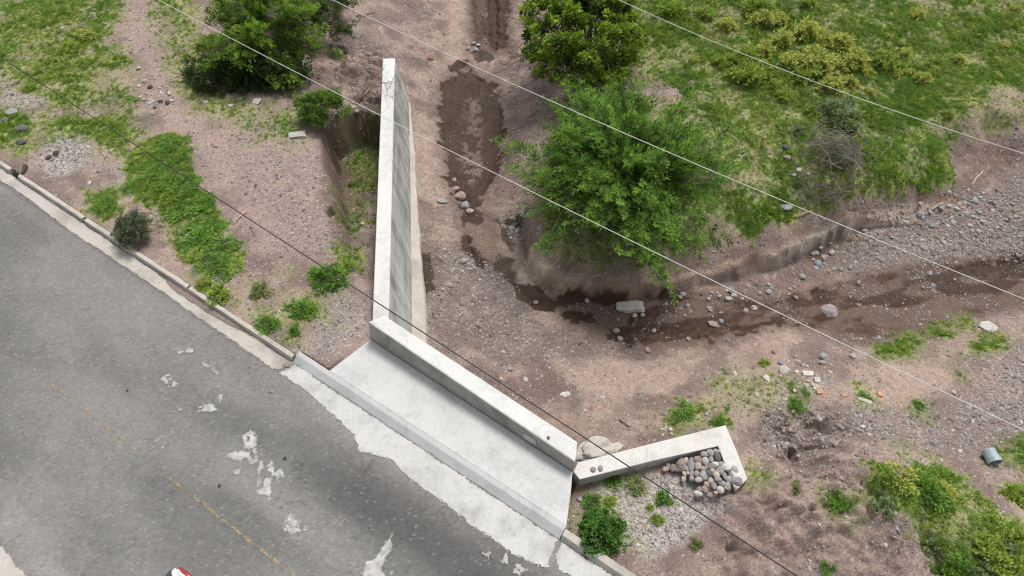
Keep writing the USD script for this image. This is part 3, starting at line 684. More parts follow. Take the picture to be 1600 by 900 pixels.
# ------------------------------------------------------------------ road, gutters, kerbs
def road():
    s, t = np.r_[np.arange(-60, -26, 0.25), np.arange(-26, 1, 0.04), np.arange(1, 24, 0.25)], np.r_[np.arange(ROAD_T0 - 0.25, ROAD_T1 + 0.02, 0.04)]
    S, T = np.meshgrid(s, t, indexing='ij')
    X, Y = S * RE[0] + T * RN[0], S * RE[1] + T * RN[1]
    Z = 0.012 * (fbm2(X, Y, 0.4, 3, 81) - 0.5)
    b1 = fbm2(S * 0.35, T, 0.7, 4, 83)                      # long wheel-worn bands
    b2, b3 = fbm2(X, Y, 1.2, 5, 85), fbm2(X, Y, 8.0, 3, 87)
    C = L3(c(.132, .129, .125), c(.192, .188, .182), sstep(b1, 0.33, 0.66))
    lanes = np.exp(-((T - 2.5) / 0.75) ** 2) * 0.35 + np.exp(-((T + 1.3) / 0.8) ** 2) * -0.15
    C = C * (1 - lanes * sstep(S, -14, -5))[..., None]
    C = C * (0.92 + 0.16 * b2[..., None]) * (0.9 + 0.2 * b3[..., None])
    dust = np.exp(-((T - 3.85 + 0.25 * (b2 - 0.5)) / 0.42) ** 2) * (0.4 + 0.6 * sstep(S, -10, -6.5) * (1 - sstep(S, -4.2, -3)))
    C = L3(C, c(.30, .265, .25), 0.75 * dust * (0.6 + 0.4 * b3))
    left = np.exp(-((T + 2.6) / 0.5) ** 2)
    C = L3(C, c(.29, .27, .25), 0.6 * left * sstep(b2, 0.35, 0.6))
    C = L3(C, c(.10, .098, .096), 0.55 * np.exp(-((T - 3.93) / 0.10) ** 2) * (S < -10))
    g = rng.random(S.shape)
    C = C * (1 + 0.3 * (rng.random(S.shape) - 0.5))[..., None]
    C = L3(C, c(.40, .39, .38), 0.35 * (g > 0.985) * 1.0)
    C = L3(C, c(.04, .04, .04), 0.5 * (g < 0.004) * 1.0)
    crack = np.abs(fbm2(X + 0.4 * b2, Y, 0.8, 4, 91) - 0.5)
    C = C * (1 - 0.3 * (crack < 0.0035) * sstep(fbm2(X, Y, 0.25, 2, 93), 0.45, 0.6))[..., None]
    n0, n1 = S.shape
    idx = np.arange(n0 * n1).reshape(n0, n1)
    q = np.stack([idx[:-1, :-1].ravel(), idx[1:, :-1].ravel(), idx[1:, 1:].ravel(), idx[:-1, 1:].ravel()], 1)
    root = UsdGeom.Xform.Define(stage, '/World/road').GetPrim()
    tag(root, kind='structure')
    obj('asphalt', (np.c_[X.ravel(), Y.ravel(), Z.ravel()], q), 'asphalt', root, smooth=True, col=C.reshape(-1, 3))
    # worn yellow centre line
    worn = lambda x, y, d: (fbm2(x, y, 9.0, 4, 101) > 0.475 - 0.1 * sstep(fbm2(x, y, 0.45, 2, 103), 0.4, 0.6) + 0.09 * (fbm2(x, y, 30.0, 2, 105) > 0.5))
    yl = np.array([at(u, v)[:2] for u, v in [(80, 596), (236, 717), (232, 722), (76, 601)]])
    y2 = np.array([at(u, v)[:2] for u, v in [(264, 742), (470, 903), (466, 909), (260, 747)]])
    y3 = np.array([at(u, v)[:2] for u, v in [(-300, 285), (75, 592), (72, 596), (-305, 290)]])
    for k, pl in enumerate((yl, y2, y3)):
        w = worn if k < 2 else (lambda x, y, d: worn(x, y, d) & (fbm2(x, y, 5.0, 3, 107) > 0.55))
        obj('centre_line', cells(pl, 0.011, 0.02, 0.03, 6.0, w, 5, feather=0.05), 'yellow_paint', root)
    # white spills
    crackle = lambda x, y, d: (np.abs(fbm2(x, y, 6.0, 2, 111) - 0.5) > 0.02)
    specks = lambda th: (lambda x, y, d: fbm2(x, y, 7.0, 4, 113) > th)
    P = lambda pts: np.array([at(u, v)[:2] for u, v in pts])
    for kz, (pts, rag, fr, keep) in enumerate([
        ([(362, 705), (378, 702), (380, 680), (392, 672), (404, 680), (404, 722), (390, 728), (384, 718), (372, 722), (350, 714)], 0.09, 3.0, lambda x, y, d: ((d < 0.11) & (fbm2(x, y, 7.0, 4, 116) > 0.36)) | (fbm2(x, y, 8.0, 4, 115) > 0.45)),
        ([(366, 735), (377, 733), (376, 742), (367, 743)], 0.05, 4.0, None),
        ([(405, 722), (432, 718), (452, 745), (432, 758), (420, 778), (400, 775)], 0.15, 3.0, specks(0.50)),
        ([(440, 820), (455, 798), (472, 812), (470, 830), (455, 838)], 0.08, 4.0, lambda x, y, d: crackle(x, y, d)),
        ([(440, 825), (480, 820), (482, 832), (450, 838)], 0.1, 6.0, specks(0.56)),
        ([(564, 872), (585, 868), (600, 850), (610, 832), (616, 836), (606, 870), (600, 888), (608, 905), (570, 905)], 0.09, 3.0, lambda x, y, d: (d > 0.05) | (fbm2(x, y, 9.0, 3, 117) > 0.5)),
        ([(608, 885), (620, 885), (616, 900), (604, 905)], 0.08, 6.0, specks(0.5)),
        ([(245, 590), (262, 584), (280, 598), (270, 608), (255, 605)], 0.12, 4.0, specks(0.47)),
        ([(308, 634), (330, 630), (344, 640), (330, 646), (310, 643)], 0.08, 4.0, specks(0.42)),
        ([(342, 598), (350, 598), (348, 632), (342, 632)], 0.07, 5.0, specks(0.5)),
        ([(278, 550), (300, 542), (304, 552), (290, 560)], 0.1, 5.0, specks(0.5)), ([(312, 566), (330, 570), (350, 586), (346, 592), (322, 578)], 0.07, 5.0, specks(0.47)),
        ([(240, 690), (256, 680), (258, 683), (243, 693)], 0.03, 5.0, None), ([(248, 696), (260, 696), (258, 704), (250, 703)], 0.06, 6.0, specks(0.52)),
        ([(235, 700), (240, 696), (240, 700), (236, 702)], 0.03, 5.0, None), ([(276, 638), (288, 636), (286, 644), (278, 645)], 0.05, 6.0, specks(0.47)),
        ([(242, 624), (262, 622), (262, 634), (246, 634)], 0.08, 7.0, specks(0.58)), ([(642, 785), (660, 782), (664, 796), (655, 800)], 0.08, 6.0, specks(0.5)),
        ([(755, 865), (790, 855), (810, 880), (780, 880)], 0.15, 6.0, specks(0.52)), ([(785, 870), (830, 890), (800, 900)], 0.15, 7.0, specks(0.52)),
    ]):
        obj('paint_spill', cells(P(pts), 0.0095 + 0.0008 * kz, 0.02, rag * 1.25, fr, keep, 9, feather=0.06), 'white_paint', root)
    # gutters: old concrete strip and the wide new pour, both with broken edges
    og = np.vstack([[st(s_, ROAD_T1)[:2] for s_ in (-9.86, -60)], [st(s_, 3.95)[:2] for s_ in (-60, -22)],
                    P([(45, 312), (100, 355), (160, 395), (205, 425), (240, 448), (300, 490), (360, 530), (425, 578), (438, 578)])])
    o = obj('gutter', cells(og, 0.012, 0.025, 0.06, 3.0, None, 21, feather=0.04), 'old_concrete')
    tag(o, kind='structure')
    ng = np.vstack([[st(s_, ROAD_T1)[:2] for s_ in (-9.84, -1.5)], P([(871, 848), (864, 866), (858, 893), (840, 885), (800, 868), (765, 842), (722, 812), (690, 785), (660, 765), (628, 738), (612, 720), (560, 706), (552, 680), (520, 652), (480, 615), (436, 583)])])
    o = obj('gutter', cells(ng, 0.016, 0.02, 0.045, 1.6, lambda x, y, d: (d > 0.06) | (fbm2(x, y, 11.0, 3, 119) > 0.40), 23, feather=0.05), 'new_gutter')
    tag(o, kind='structure')
    og2 = np.vstack([[st(s_, ROAD_T1)[:2] for s_ in (-1.47, 14)], [st(14, 3.6)[:2]], P([(874, 890), (868, 872), (875, 850)])])
    o = obj('gutter', cells(og2, 0.012, 0.03, 0.06, 3.0, None, 25, feather=0.04), 'new_gutter')
    tag(o, kind='structure')
    # silt washed into the old gutter
    for pts in ([(226, 398), (250, 410), (300, 448), (360, 492), (398, 522), (390, 525), (350, 502), (300, 472), (266, 446), (248, 424)], [(42, 272), (60, 284), (140, 345), (160, 358), (156, 360), (120, 338), (60, 289), (40, 277)]):
        v, f = cells(P(pts), 0.02, 0.04, 0.07, 3.0, None, 27)
        v[:, 2] += 0.03 * fbm2(v[:, 0], v[:, 1], 5.0, 3, 29)
        col = c(.24, .19, .165) * (0.7 + 0.6 * fbm2(v[:, 0], v[:, 1], 9.0, 3, 33))[:, None]
        tag(obj('silt', (v, f), 'earth', col=col), kind='structure')
    # far edge of the road, bottom left
    fe = np.vstack([[st(s_, ROAD_T0 - 0.15)[:2] for s_ in (-60, -12.4)], P([(0, 845), (22, 866), (30, 880), (48, 905)]), [st(s_, ROAD_T0 - 0.1)[:2] for s_ in (-9, 14)], [st(14, -4.6)[:2], st(-60, -4.6)[:2]]])
    v, f = cells(fe, 0.12, 0.05, 0.10, 3.0, None, 35)
    v[:, 2] += 0.03 * fbm2(v[:, 0], v[:, 1], 3.0, 3, 37)
    tag(obj('gutter', (v, f), 'old_concrete'), kind='structure')


road()


def kerb(s0, s1, profile, mat, rough, seed, z=0.0, t=None):
    t = ROAD_T1 if t is None else t
    o = obj('kerb', sweep(profile, line(st(s0, t, z), st(s1, t, z), 0.12), rough, seed, 3.0), mat, smooth=35)
    return tag(o, kind='structure')


def along(u, v, z=0.1):
    return float(at(u, v, z)[:2] @ RE)


# out is to the right of the path, that is towards the road; the old kerb is lower and chipped
old = [(0, -0.2), (0.0, 0.02), (-0.03, 0.14), (-0.045, 0.155), (-0.14, 0.155), (-0.16, 0.14), (-0.17, -0.2)]
new = [(0, -0.2), (0.0, 0.015), (-0.17, 0.14), (-0.19, 0.15), (-0.305, 0.15), (-0.31, -0.2)]
kerb(-60, along(30, 258), old, 'old_concrete', 0.022, 1)
kerb(along(42, 268), along(137, 338), old, 'old_concrete', 0.022, 2)
kerb(along(140, 341), along(300, 445), old, 'old_concrete', 0.022, 3)
kerb(along(302, 447), along(458, 560) - 0.02, old, 'old_concrete', 0.015, 4)
kerb(along(459, 561), along(876, 838, 0.05), new, 'kerb_concrete', 0.008, 5)
kerb(along(877.5, 839, 0.05), 14, [(0, -0.2), (0.0, 0.015), (-0.07, 0.15), (-0.09, 0.16), (-0.24, 0.16), (-0.26, -0.2)], 'old_concrete', 0.015, 6)

# ------------------------------------------------------------------ concrete works
o = obj('slab', prism(SLAB, -0.3, 0.142, bevel=0.012), 'slab_concrete')
tag(o, 'pale concrete slab between the kerb and the low parapet', 'slab')


def parapet():
    t = thing('parapet', 'low concrete parapet wall along the creek side of the pale slab', 'parapet')
    tl, tr, rl, rr = at(575.5, 503.5, 0.87), at(898.5, 722, 0.66), at(601, 493, 0.87), at(902, 690, 0.66)
    bl, br = at(579, 529, 0.14), at(894.5, 736, 0.14)
    n = 40
    k = np.linspace(0, 1, n)[:, None]
    lerp = lambda a, b: a + (b - a) * k
    F, R, B = lerp(tl, tr), lerp(rl, rr), lerp(bl, br)
    rows = []
    bev = 0.025
    for f, r, b in zip(F, R, B):
        w = (r - f) / np.linalg.norm(r - f)
        low = b.copy()
        low[2] = -0.3
        deep = r.copy()
        deep[2] = -3.1
        rows.append([low, b, f - [0, 0, bev], f + w * bev, r - w * bev, r - [0, 0, bev], deep, deep - w * 0.45])
    v = np.array(rows)
    m = v.shape[1]
    V = v.reshape(-1, 3)
    for a in range(3):
        V[:, a] += 0.008 * (meshkit.fbm(V * 2.5 + 5 * a, 4, a) - 0.5) * 2
    i, j = np.meshgrid(np.arange(n - 1), np.arange(m), indexing='ij')
    p, q = (i * m + j).ravel(), (i * m + (j + 1) % m).ravel()
    f = np.vstack([np.stack([p, q, q + m], 1), np.stack([p, q + m, p + m], 1)])
    cap = np.array([[0, a, a + 1] for a in range(1, m - 1)])
    tm = trimesh.Trimesh(V, np.vstack([f, cap[:, ::-1], (n - 1) * m + cap]), process=False)
    tm.fix_normals()
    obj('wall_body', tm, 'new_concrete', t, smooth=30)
    # shallow cast panel on the road-side face
    a, b = at(820, 675.5, 0.52), at(838.5, 687.5, 0.50)
    face = np.array([-RN[0], -RN[1], 0])
    up = np.array([0, 0, -0.26])
    q = np.array([a, b, b + up, a + up]) + face * 0.02
    V = np.vstack([q + face * 0.02, q - face * 0.12])
    F = [[0, 1, 2], [0, 2, 3], [4, 6, 5], [4, 7, 6]] + [x for i in range(4) for x in ([i, i + 4, (i + 1) % 4], [(i + 1) % 4, i + 4, (i + 1) % 4 + 4])]
    pm = trimesh.Trimesh(V, F, process=False)
    pm.fix_normals()
    obj('cast_panel', pm, 'kerb_concrete', t)


parapet()


def long_wall():
    t = thing('retaining_wall', 'long straight concrete retaining wall with stained face running from the parapet along the creek', 'retaining wall')
    n = 60
    rows = []
    for k in np.linspace(-0.55, WLEN, n):
        e = WB + WD * k                                    # creek-side top edge
        dep = 3.2
        b = 0.02
        o3 = WO
        pts = [e - o3 * WALL_W - [0, 0, dep], e - o3 * WALL_W - [0, 0, b], e - o3 * (WALL_W - b), e - o3 * b, e - [0, 0, b]]
        pts += [e + o3 * 0.155 * h - [0, 0, h] for h in (0.4, 0.8, 1.2, 1.6, 2.0, 2.4, dep)]
        rows.append(pts)
    v = np.array(rows)
    m = v.shape[1]
    V = v.reshape(-1, 3)
    for a in range(3):
        V[:, a] += 0.009 * (meshkit.fbm(V * 1.8 + 5 * a, 4, a + 40) - 0.5) * 2
    i, j = np.meshgrid(np.arange(n - 1), np.arange(m), indexing='ij')
    p, q = (i * m + j).ravel(), (i * m + (j + 1) % m).ravel()
    f = np.vstack([np.stack([p, q, q + m], 1), np.stack([p, q + m, p + m], 1)])
    cap = np.array([[0, a, a + 1] for a in range(1, m - 1)])
    tm = trimesh.Trimesh(V, np.vstack([f, cap[:, ::-1], (n - 1) * m + cap]), process=False)
    tm.fix_normals()
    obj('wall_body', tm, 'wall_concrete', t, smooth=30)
    # footing: rough strip of poured concrete along the foot
    rows = []
    ks = np.linspace(-0.9, WLEN - 0.25, 110)
    for k in ks:
        e = WB + WD * k
        top = -2.05 + 0.5 * (k / WLEN) ** 1.5 + 0.08 * (fbm2(np.array(k), np.array(7.0), 2.5, 3, 57) - 0.5)
        h = 0.3 - top
        wdt = 0.16 * (1 - 0.8 * sstep(np.array(k), WLEN - 3.5, WLEN - 0.5)) + 0.26 * (1 - sstep(np.array(k), 0.5, 8.0)) + 0.10 * (fbm2(np.array(k), np.array(0.0), 1.7, 3, 51) - 0.35) + 0.07 * (fbm2(np.array(k), np.array(2.0), 5.0, 2, 53) - 0.4)
        base = e + WO * 0.155 * h
        rows.append([base - WO * 0.15 - [0, 0, h + 1.2], base - WO * 0.12 - [0, 0, h - 0.02], base + WO * (wdt * 0.8) - [0, 0, h + 0.02], base + WO * wdt - [0, 0, h + 0.1], base + WO * (wdt + 0.02) - [0, 0, h + 1.2]])
    v = np.array(rows)
    n, m = v.shape[:2]
    V = v.reshape(-1, 3)
    for a in range(3):
        V[:, a] += 0.03 * (meshkit.fbm(V * 4 + 5 * a, 4, a + 44) - 0.5) * 2
    i, j = np.meshgrid(np.arange(n - 1), np.arange(m), indexing='ij')
    p, q = (i * m + j).ravel(), (i * m + (j + 1) % m).ravel()
    f = np.vstack([np.stack([p, q, q + m], 1), np.stack([p, q + m, p + m], 1)])
    cap = np.array([[0, a, a + 1] for a in range(1, m - 1)])
    tm = trimesh.Trimesh(V, np.vstack([f, cap[:, ::-1], (n - 1) * m + cap]), process=False)
    tm.fix_normals()
    obj('footing', tm, 'footing_concrete', t, smooth=40)


long_wall()


def wing_wall():
    t = thing('wing_wall', 'short hooked concrete wing wall holding the heap of boulders beside the slab', 'wing wall')
    pts = [(896, 737), (903, 722), (920, 718), (1020, 692.5), (1134, 664), (1152, 706), (1168, 748), (1149, 768), (1136, 733), (1122, 697), (1020, 720), (906, 749)]
    zt = [0.02] * 5 + [0.0, -0.05, -0.05, 0.0, 0.02, 0.02, 0.02]
    obj('wall_body', prism([at(u, v, z)[:2] for (u, v), z in zip(pts, zt)], -2.2, zt, bevel=0.012), 'wing_concrete', t)
    # rough mortar left in the angle to the parapet
    cpt = at(932, 707, -0.5)
    m = trimesh.creation.icosphere(4, 1.0)
    v = np.array(m.vertices)
    v *= (1 + 0.5 * (meshkit.fbm(v * 2.2, 4, 71) - 0.5) * 2)[:, None] * [0.58, 0.36, 0.30]
    v = v @ np.array([[math.cos(0.25), math.sin(0.25), 0], [-math.sin(0.25), math.cos(0.25), 0], [0, 0, 1]])
    obj('mortar', trimesh.Trimesh(v + cpt, m.faces, process=False), 'old_concrete', t, smooth=50)


wing_wall()

# ------------------------------------------------------------------ stones
def rock(seed, angular=0.5, sub=2):
    """A stone about 1 m across: a sphere cut by planes and roughened."""
    r = np.random.default_rng(seed)
    m = trimesh.creation.icosphere(sub, 0.5)
    v = np.array(m.vertices)
    for _ in range(int(6 + 8 * angular)):
        d = r.normal(size=3)
        d /= np.linalg.norm(d)
        lim = 0.5 * r.uniform(0.62 + 0.25 * (1 - angular), 0.97)
        ex = np.maximum(v @ d - lim, 0)
        v -= ex[:, None] * d * (0.75 + 0.25 * angular)
    v *= (1 + (0.08 + 0.18 * angular) * (meshkit.fbm(v * 5 + seed * 3.7, 3, seed) - 0.5) * 2)[:, None]
    return trimesh.Trimesh(v, m.faces, process=False)


ROCKS = [rock(100 + k, a) for k, a in enumerate((0.15, 0.25, 0.35, 0.6, 0.8, 1.0, 0.7, 0.9))]
TONES = dict(white=(.50, .48, .45), pale=(.37, .355, .335), grey=(.27, .265, .265), blue=(.265, .28, .295), dark=(.10, .10, .105), black=(.028, .028, .03), pink=(.275, .21, .195), brown=(.245, .195, .17),
             tan=(.40, .32, .25), red=(.30, .10, .07), orange=(.50, .27, .16), green=(.25, .26, .235), purple=(.245, .215, .225), chunk=(.44, .42, .385))


def stone_mesh(P, w, h, tone, rot=0.0, flat=0.7, angular=None, sink=0.3, box=False, seed=0, rounded=False):
    """A stone that shows w x h pixels at P, lying on the ground; returns mesh, colours."""
    d = depth(P)
    a, b = w * d / FPX, h * d / FPX * 1.15
    r = np.random.default_rng(seed + 17)
    if box:
        m = trimesh.creation.box([1, 1, 1]).subdivide().subdivide()
        m = m.subdivide() if w > 25 else m
        v = np.array(m.vertices)
        v *= (1 - 0.10 * (np.abs(v) > 0.49).sum(1) / 3)[:, None]
        v *= (1 + (0.32 if w > 25 else 0.16) * (meshkit.fbm(v * 4 + seed, 3, seed % 50) - 0.5) * 2)[:, None]
        m = trimesh.Trimesh(v, m.faces, process=False)
    else:
        m = ROCKS[seed % 3 if rounded else 3 + seed % 5].copy()
        v = np.array(m.vertices)
        q = r.uniform(0, 2 * np.pi)
        v = v @ np.array([[math.cos(q), math.sin(q), 0], [-math.sin(q), math.cos(q), 0], [0, 0, 1]])
    cgt = flat * min(a, b)
    v = v / (np.ptp(v, axis=0)) * [a, b, cgt]
    tl = r.normal(size=2) * 0.12
    v[:, 2] += v[:, 0] * tl[0] + v[:, 1] * tl[1]
    q = math.radians(-rot)
    v = v @ np.array([[math.cos(q), math.sin(q), 0], [-math.sin(q), math.cos(q), 0], [0, 0, 1]])
    v = v + np.asarray(P) + [0, 0, cgt * (0.5 - sink)]
    base = np.array(TONES[tone]) * r.uniform(0.85, 1.15)
    base = base * 0.82 + np.array([.30, .25, .22]) * 0.14
    col = base * (0.78 + 0.44 * meshkit.fbm(v * 14 + seed, 3, 3))[:, None]
    return (v, np.array(m.faces)), np.clip(col, 0.01, 0.75)


sid = [0]
ranked = []
TONE_WORDS = dict(white='whitish', pale='pale grey', grey='grey', blue='bluish grey', dark='dark grey', black='black', pink='pinkish', brown='brown', tan='tan', red='dark red', orange='orange', green='greenish grey', purple='purplish grey', chunk='pale')


def stone(u, v, w, h, tone, label=None, category='stone', group=None, name='stone', rot=0.0, z=None, **kw):
    sid[0] += 1
    P = ground(u, v) if z is None else at(u, v, z)
    m, col = stone_mesh(P, w, h, tone, rot, seed=sid[0] * 13, **kw)
    o = tag(obj(name, m, 'stone', smooth=bool(kw.get('rounded')), col=col), label, category, group)
    if group:
        ranked.append((o, label, u, v, w, TONE_WORDS[tone]))
    return o


# stones and lumps that stand out, each with its own words
for args, kw in [
    ((1540, 512, 28, 20, 'white', 'big whitish boulder beside green tufts on the sandy bank at the far right'), dict(name='boulder', category='boulder')),
    ((1295, 487, 27, 24, 'purple', 'large pale boulder half sunk in the wet gravel of the creek bend'), dict(name='boulder', category='boulder', sink=0.5)),
    ((1225, 325, 26, 10, 'blue', 'long flat grey stone lying in the grass below the brushwood pile'), dict(name='boulder', category='boulder')),
    ((983, 482, 46, 18, 'chunk', 'broken oblong block of concrete lying in the creek under the undercut bank'), dict(name='concrete_block', category='concrete block', box=True, flat=0.7, rot=2)),
    ((400, 159, 17, 11, 'white', 'thin white broken plate lying in front of the big left-hand tree'), dict(name='broken_plate', category='plate', box=True, flat=0.25, rot=20)),
    ((465, 213, 28, 13, 'chunk', 'pale concrete lump on the lip of the trench below the small round bush'), dict(name='concrete_lump', category='concrete lump', box=True, flat=0.5, rot=-12)),
    ((1224, 580, 16, 14, 'white', 'largest white stone of the rubble cluster on the bank right of the creek'), dict()),
    ((1262, 585, 18, 8, 'white', 'white oblong block at the head of the rubble cluster right of the creek'), dict(name='rubble_block', category='rubble block', box=True)),
    ((1276, 595, 9, 9, 'white', 'small white cube of rubble just below the white oblong block'), dict(name='rubble_block', category='rubble block', box=True)),
    ((1276, 604, 19, 6, 'pale', 'thin slanting pale slab in the rubble cluster above the orange brick'), dict(name='rubble_slab', category='rubble slab', box=True, flat=0.4, rot=26)),
    ((1280, 613, 12, 7, 'orange', 'orange brick at the foot of the rubble cluster'), dict(name='brick', category='brick', box=True, rot=-6)),
    ((1318, 618, 8, 5, 'orange', 'small orange brick fragment on bare earth right of the rubble cluster'), dict(name='brick', category='brick', box=True)),
    ((1375, 617, 9, 7, 'orange', 'orange brick fragment beside a black scrap right of the grass tuft'), dict(name='brick', category='brick', box=True, rot=20)),
    ((1351, 626, 22, 6, 'white', 'long slanting white slab lying below a grass tuft on the bare slope'), dict(name='rubble_slab', category='rubble slab', box=True, flat=0.4, rot=30)),
    ((1287, 558, 15, 11, 'grey', 'grey boulder at the top of the rubble field, resting on a flatter one'), dict()),
    ((1285, 567, 13, 6, 'grey', 'flat grey stone directly under the grey boulder of the rubble field'), dict()),
    ((1197, 591, 11, 9, 'white', 'white rounded stone left of the big white one in the rubble cluster'), dict()),
    ((1267, 615, 5, 11, 'blue', 'narrow upright bluish stone left of the orange brick'), dict()),
    ((1306, 694, 7, 9, 'tan', 'tan stone alone in the dark hollow below the bare slope'), dict()),
    ((1348, 667, 11, 6, 'white', 'white stone alone halfway down the bare grey slope'), dict(rot=-20)),
    ((882, 617, 17, 9, 'white', 'flat white stone on brown silt beyond the parapet'), dict(flat=0.4)),
    ((821, 594, 9, 10, 'pale', 'pale egg-shaped stone near the black cable beyond the parapet'), dict()),
    ((797, 577, 9, 7, 'blue', 'bluish stone up the slope from the little yellow one beyond the parapet'), dict()),
    ((783, 592, 6, 6, 'tan', 'little yellowish stone beside the middle of the parapet'), dict()),
    ((1000, 614, 12, 6, 'blue', 'flat slate blue stone on the silt above the wing wall'), dict()),
    ((925, 638, 4, 9, 'red', 'thin red brick splinter standing on the silt above the mortar'), dict(name='brick_splinter', category='brick', box=True)),
    ((673, 92, 8, 7, 'red', 'dark red stone near the far end of the retaining wall'), dict()),
    ((691, 315, 18, 9, 'grey', 'flat grey slab stone at the left end of the stone step across the creek'), dict(flat=0.5)),
    ((719, 308, 19, 17, 'pink', 'big brownish lump in the middle of the stone step across the creek'), dict()),
    ((727, 322, 13, 12, 'blue', 'angular grey blue stone under the brown lump of the stone step'), dict()),
    ((735, 331, 13, 9, 'tan', 'tan stone closing the right end of the stone step across the creek'), dict()),
    ((712, 296, 13, 9, 'pink', 'brownish stone above the lump of the stone step across the creek'), dict()),
    ((1113, 507, 16, 10, 'pink', 'pinkish boulder at the lower edge of the dark wet gravel'), dict()),
    ((35, 203, 19, 14, 'dark', 'upper of two dark grey rocks in the grass by the old kerb'), dict(name='boulder', category='boulder')),
    ((34, 223, 16, 11, 'dark', 'lower of two dark grey rocks in the grass by the old kerb'), dict(name='boulder', category='boulder')),
    ((17, 178, 22, 13, 'grey', 'grey stony lump at the left edge of the lawn'), dict(name='boulder', category='boulder')),
    ((8, 190, 14, 11, 'dark', 'dark rock below the grey lump at the left edge of the lawn'), dict(name='boulder', category='boulder')),
    ((77, 247, 9, 9, 'black', 'left one of two black asphalt lumps on pale gravel near the old kerb'), dict(name='asphalt_lump', category='asphalt lump')),
    ((88, 241, 10, 11, 'black', 'right one of two black asphalt lumps on pale gravel near the old kerb'), dict(name='asphalt_lump', category='asphalt lump')),
    ((39, 267, 6, 15, 'black', 'black stone block wedged in the gap of the old kerb'), dict(name='kerb_stone', category='kerb stone', box=True, flat=1.2)),
    ((551, 168, 8, 9, 'pale', 'pale block at the upper end of the trench'), dict()),
    ((557, 175, 11, 9, 'pink', 'pinkish block below the pale one at the upper end of the trench'), dict()),
    ((906, 780, 9, 9, 'blue', 'rounded blue grey cobble close to the right end of the slab'), dict()),
    ((969, 530, 10, 9, 'pink', 'reddish stone at the lower edge of the wet mud below the concrete block'), dict()),
    ((963, 518, 12, 10, 'grey', 'grey stone on wet mud directly above the reddish one below the concrete block'), dict()),
    ((1142, 453, 10, 12, 'purple', 'upright purplish stone in the gravel under the bank'), dict()),
    ((1138, 467, 13, 7, 'pale', 'pale flat stone just below the upright purplish one'), dict()),
    ((361, 166, 9, 7, 'white', 'white stone left of the thin white plate'), dict()),
    ((927, 734, 9, 8, 'purple', 'left one of two reddish stones lying on top of the wing wall'), dict(z=0.02)), ((938, 732, 8, 9, 'pink', 'right one of two reddish stones lying on top of the wing wall'), dict(z=0.02)),
    ((857, 684, 5, 5, 'dark', 'small dark stone lying on top of the parapet'), dict(z=0.69)),
    ((199, 610, 4, 3, 'black', 'tiny black lump on the asphalt left of the yellow line'), dict(z=0.01)), ((343, 759, 5, 4, 'black', 'tiny black lump on the asphalt below the heart shaped white spill'), dict(z=0.01)),
    ((445, 716, 5, 5, 'black', 'tiny black lump on the asphalt right of the white spills'), dict(z=0.01)), ((425, 611, 9, 6, 'brown', 'flat brown clod on the asphalt in front of the new gutter'), dict(z=0.01, flat=0.2)),
    ((448, 570, 14, 7, 'brown', 'brown clod in the gutter where old and new kerb meet'), dict(z=0.02, flat=0.3)),
]:
    stone(*args, **kw)

BAR = 'loose grey stones of the gravel bar in the creek'
LIT = 'small stones scattered over bare earth'
for pts in [(1341, 442), (1445, 389), (1575, 377), (1452, 428), (1473, 379), (1457, 447), (1270, 396), (1210, 551), (1332, 557), (1288, 590), (1298, 598), (1216, 597), (1220, 568), (1297, 583), (1182, 618), (1358, 680),
            (1107, 467), (1022, 518), (1075, 530), (1012, 547), (837, 473), (1067, 460), (1148, 585), (1127, 502), (917, 470), (1004, 493), (992, 494), (710, 282), (821, 411), (731, 77), (740, 68), (747, 71), (744, 78)]:
    stone(pts[0], pts[1], rng.uniform(7, 10), rng.uniform(5.5, 9), rng.choice(['grey', 'pale', 'purple', 'pink', 'blue']), 'loose rounded creek stone', 'stone', 'loose stones along the creek')
for pts in [(252, 146), (268, 158), (322, 160), (204, 62), (78, 46), (97, 45), (217, 107), (110, 239), (1398, 801), (1383, 852), (1543, 741), (1551, 651), (997, 852), (1280, 820), (941, 622), (1044, 585), (567, 350), (137, 53), (140, 287), (37, 42)]:
    stone(pts[0], pts[1], rng.uniform(5, 8), rng.uniform(4.5, 7), rng.choice(['white', 'white', 'pale']), 'stone lying singly', 'stone', 'small pale stones lying singly')


def strew(poly, n, size, tones, label, group, lo=0.7, hi=1.5):
    poly = np.array(poly, float)
    lo_, hi_ = poly.min(0), poly.max(0)
    k = 0
    while k < n:
        u, v = rng.uniform(lo_, hi_)
        if sdist(np.array(u), np.array(v), poly) < 0:
            continue
        k += 1
        s_ = size * rng.choice([rng.uniform(lo, 1.0), rng.uniform(0.9, hi)])
        stone(u, v, s_, s_ * rng.uniform(0.65, 0.95), rng.choice(tones), label, 'stone', group, rot=rng.uniform(-60, 60))


strew([(1340, 350), (1450, 330), (1600, 290), (1600, 350), (1450, 385), (1330, 420), (1250, 440), (1260, 400)], 66, 7.0, ['grey', 'blue', 'pale', 'purple', 'pink', 'pale'], 'cobble on the stony creek bar', BAR)
strew([(1000, 490), (1080, 455), (1250, 425), (1260, 470), (1120, 500)], 30, 7.0, ['grey', 'pale', 'purple', 'pink'], 'cobble below the undercut bank', 'cobbles below the undercut bank')
strew([(1185, 570), (1240, 555), (1310, 580), (1300, 615), (1200, 610)], 18, 6.5, ['white', 'pale', 'grey', 'tan'], 'rubble piece beyond the creek', 'small pieces of the rubble cluster')
strew([(218, 112), (250, 120), (272, 160), (262, 188), (235, 180), (215, 150)], 26, 6.0, ['grey', 'pale', 'dark', 'tan', 'black', 'white'], 'stone between lawn and track', 'stones of the stony patch by the track')
strew([(790, 345), (825, 330), (832, 345), (808, 378), (794, 370)], 18, 6.5, ['pale', 'blue', 'grey'], 'crushed stone beside the feathery tree', 'crushed stone heaped by the feathery tree')
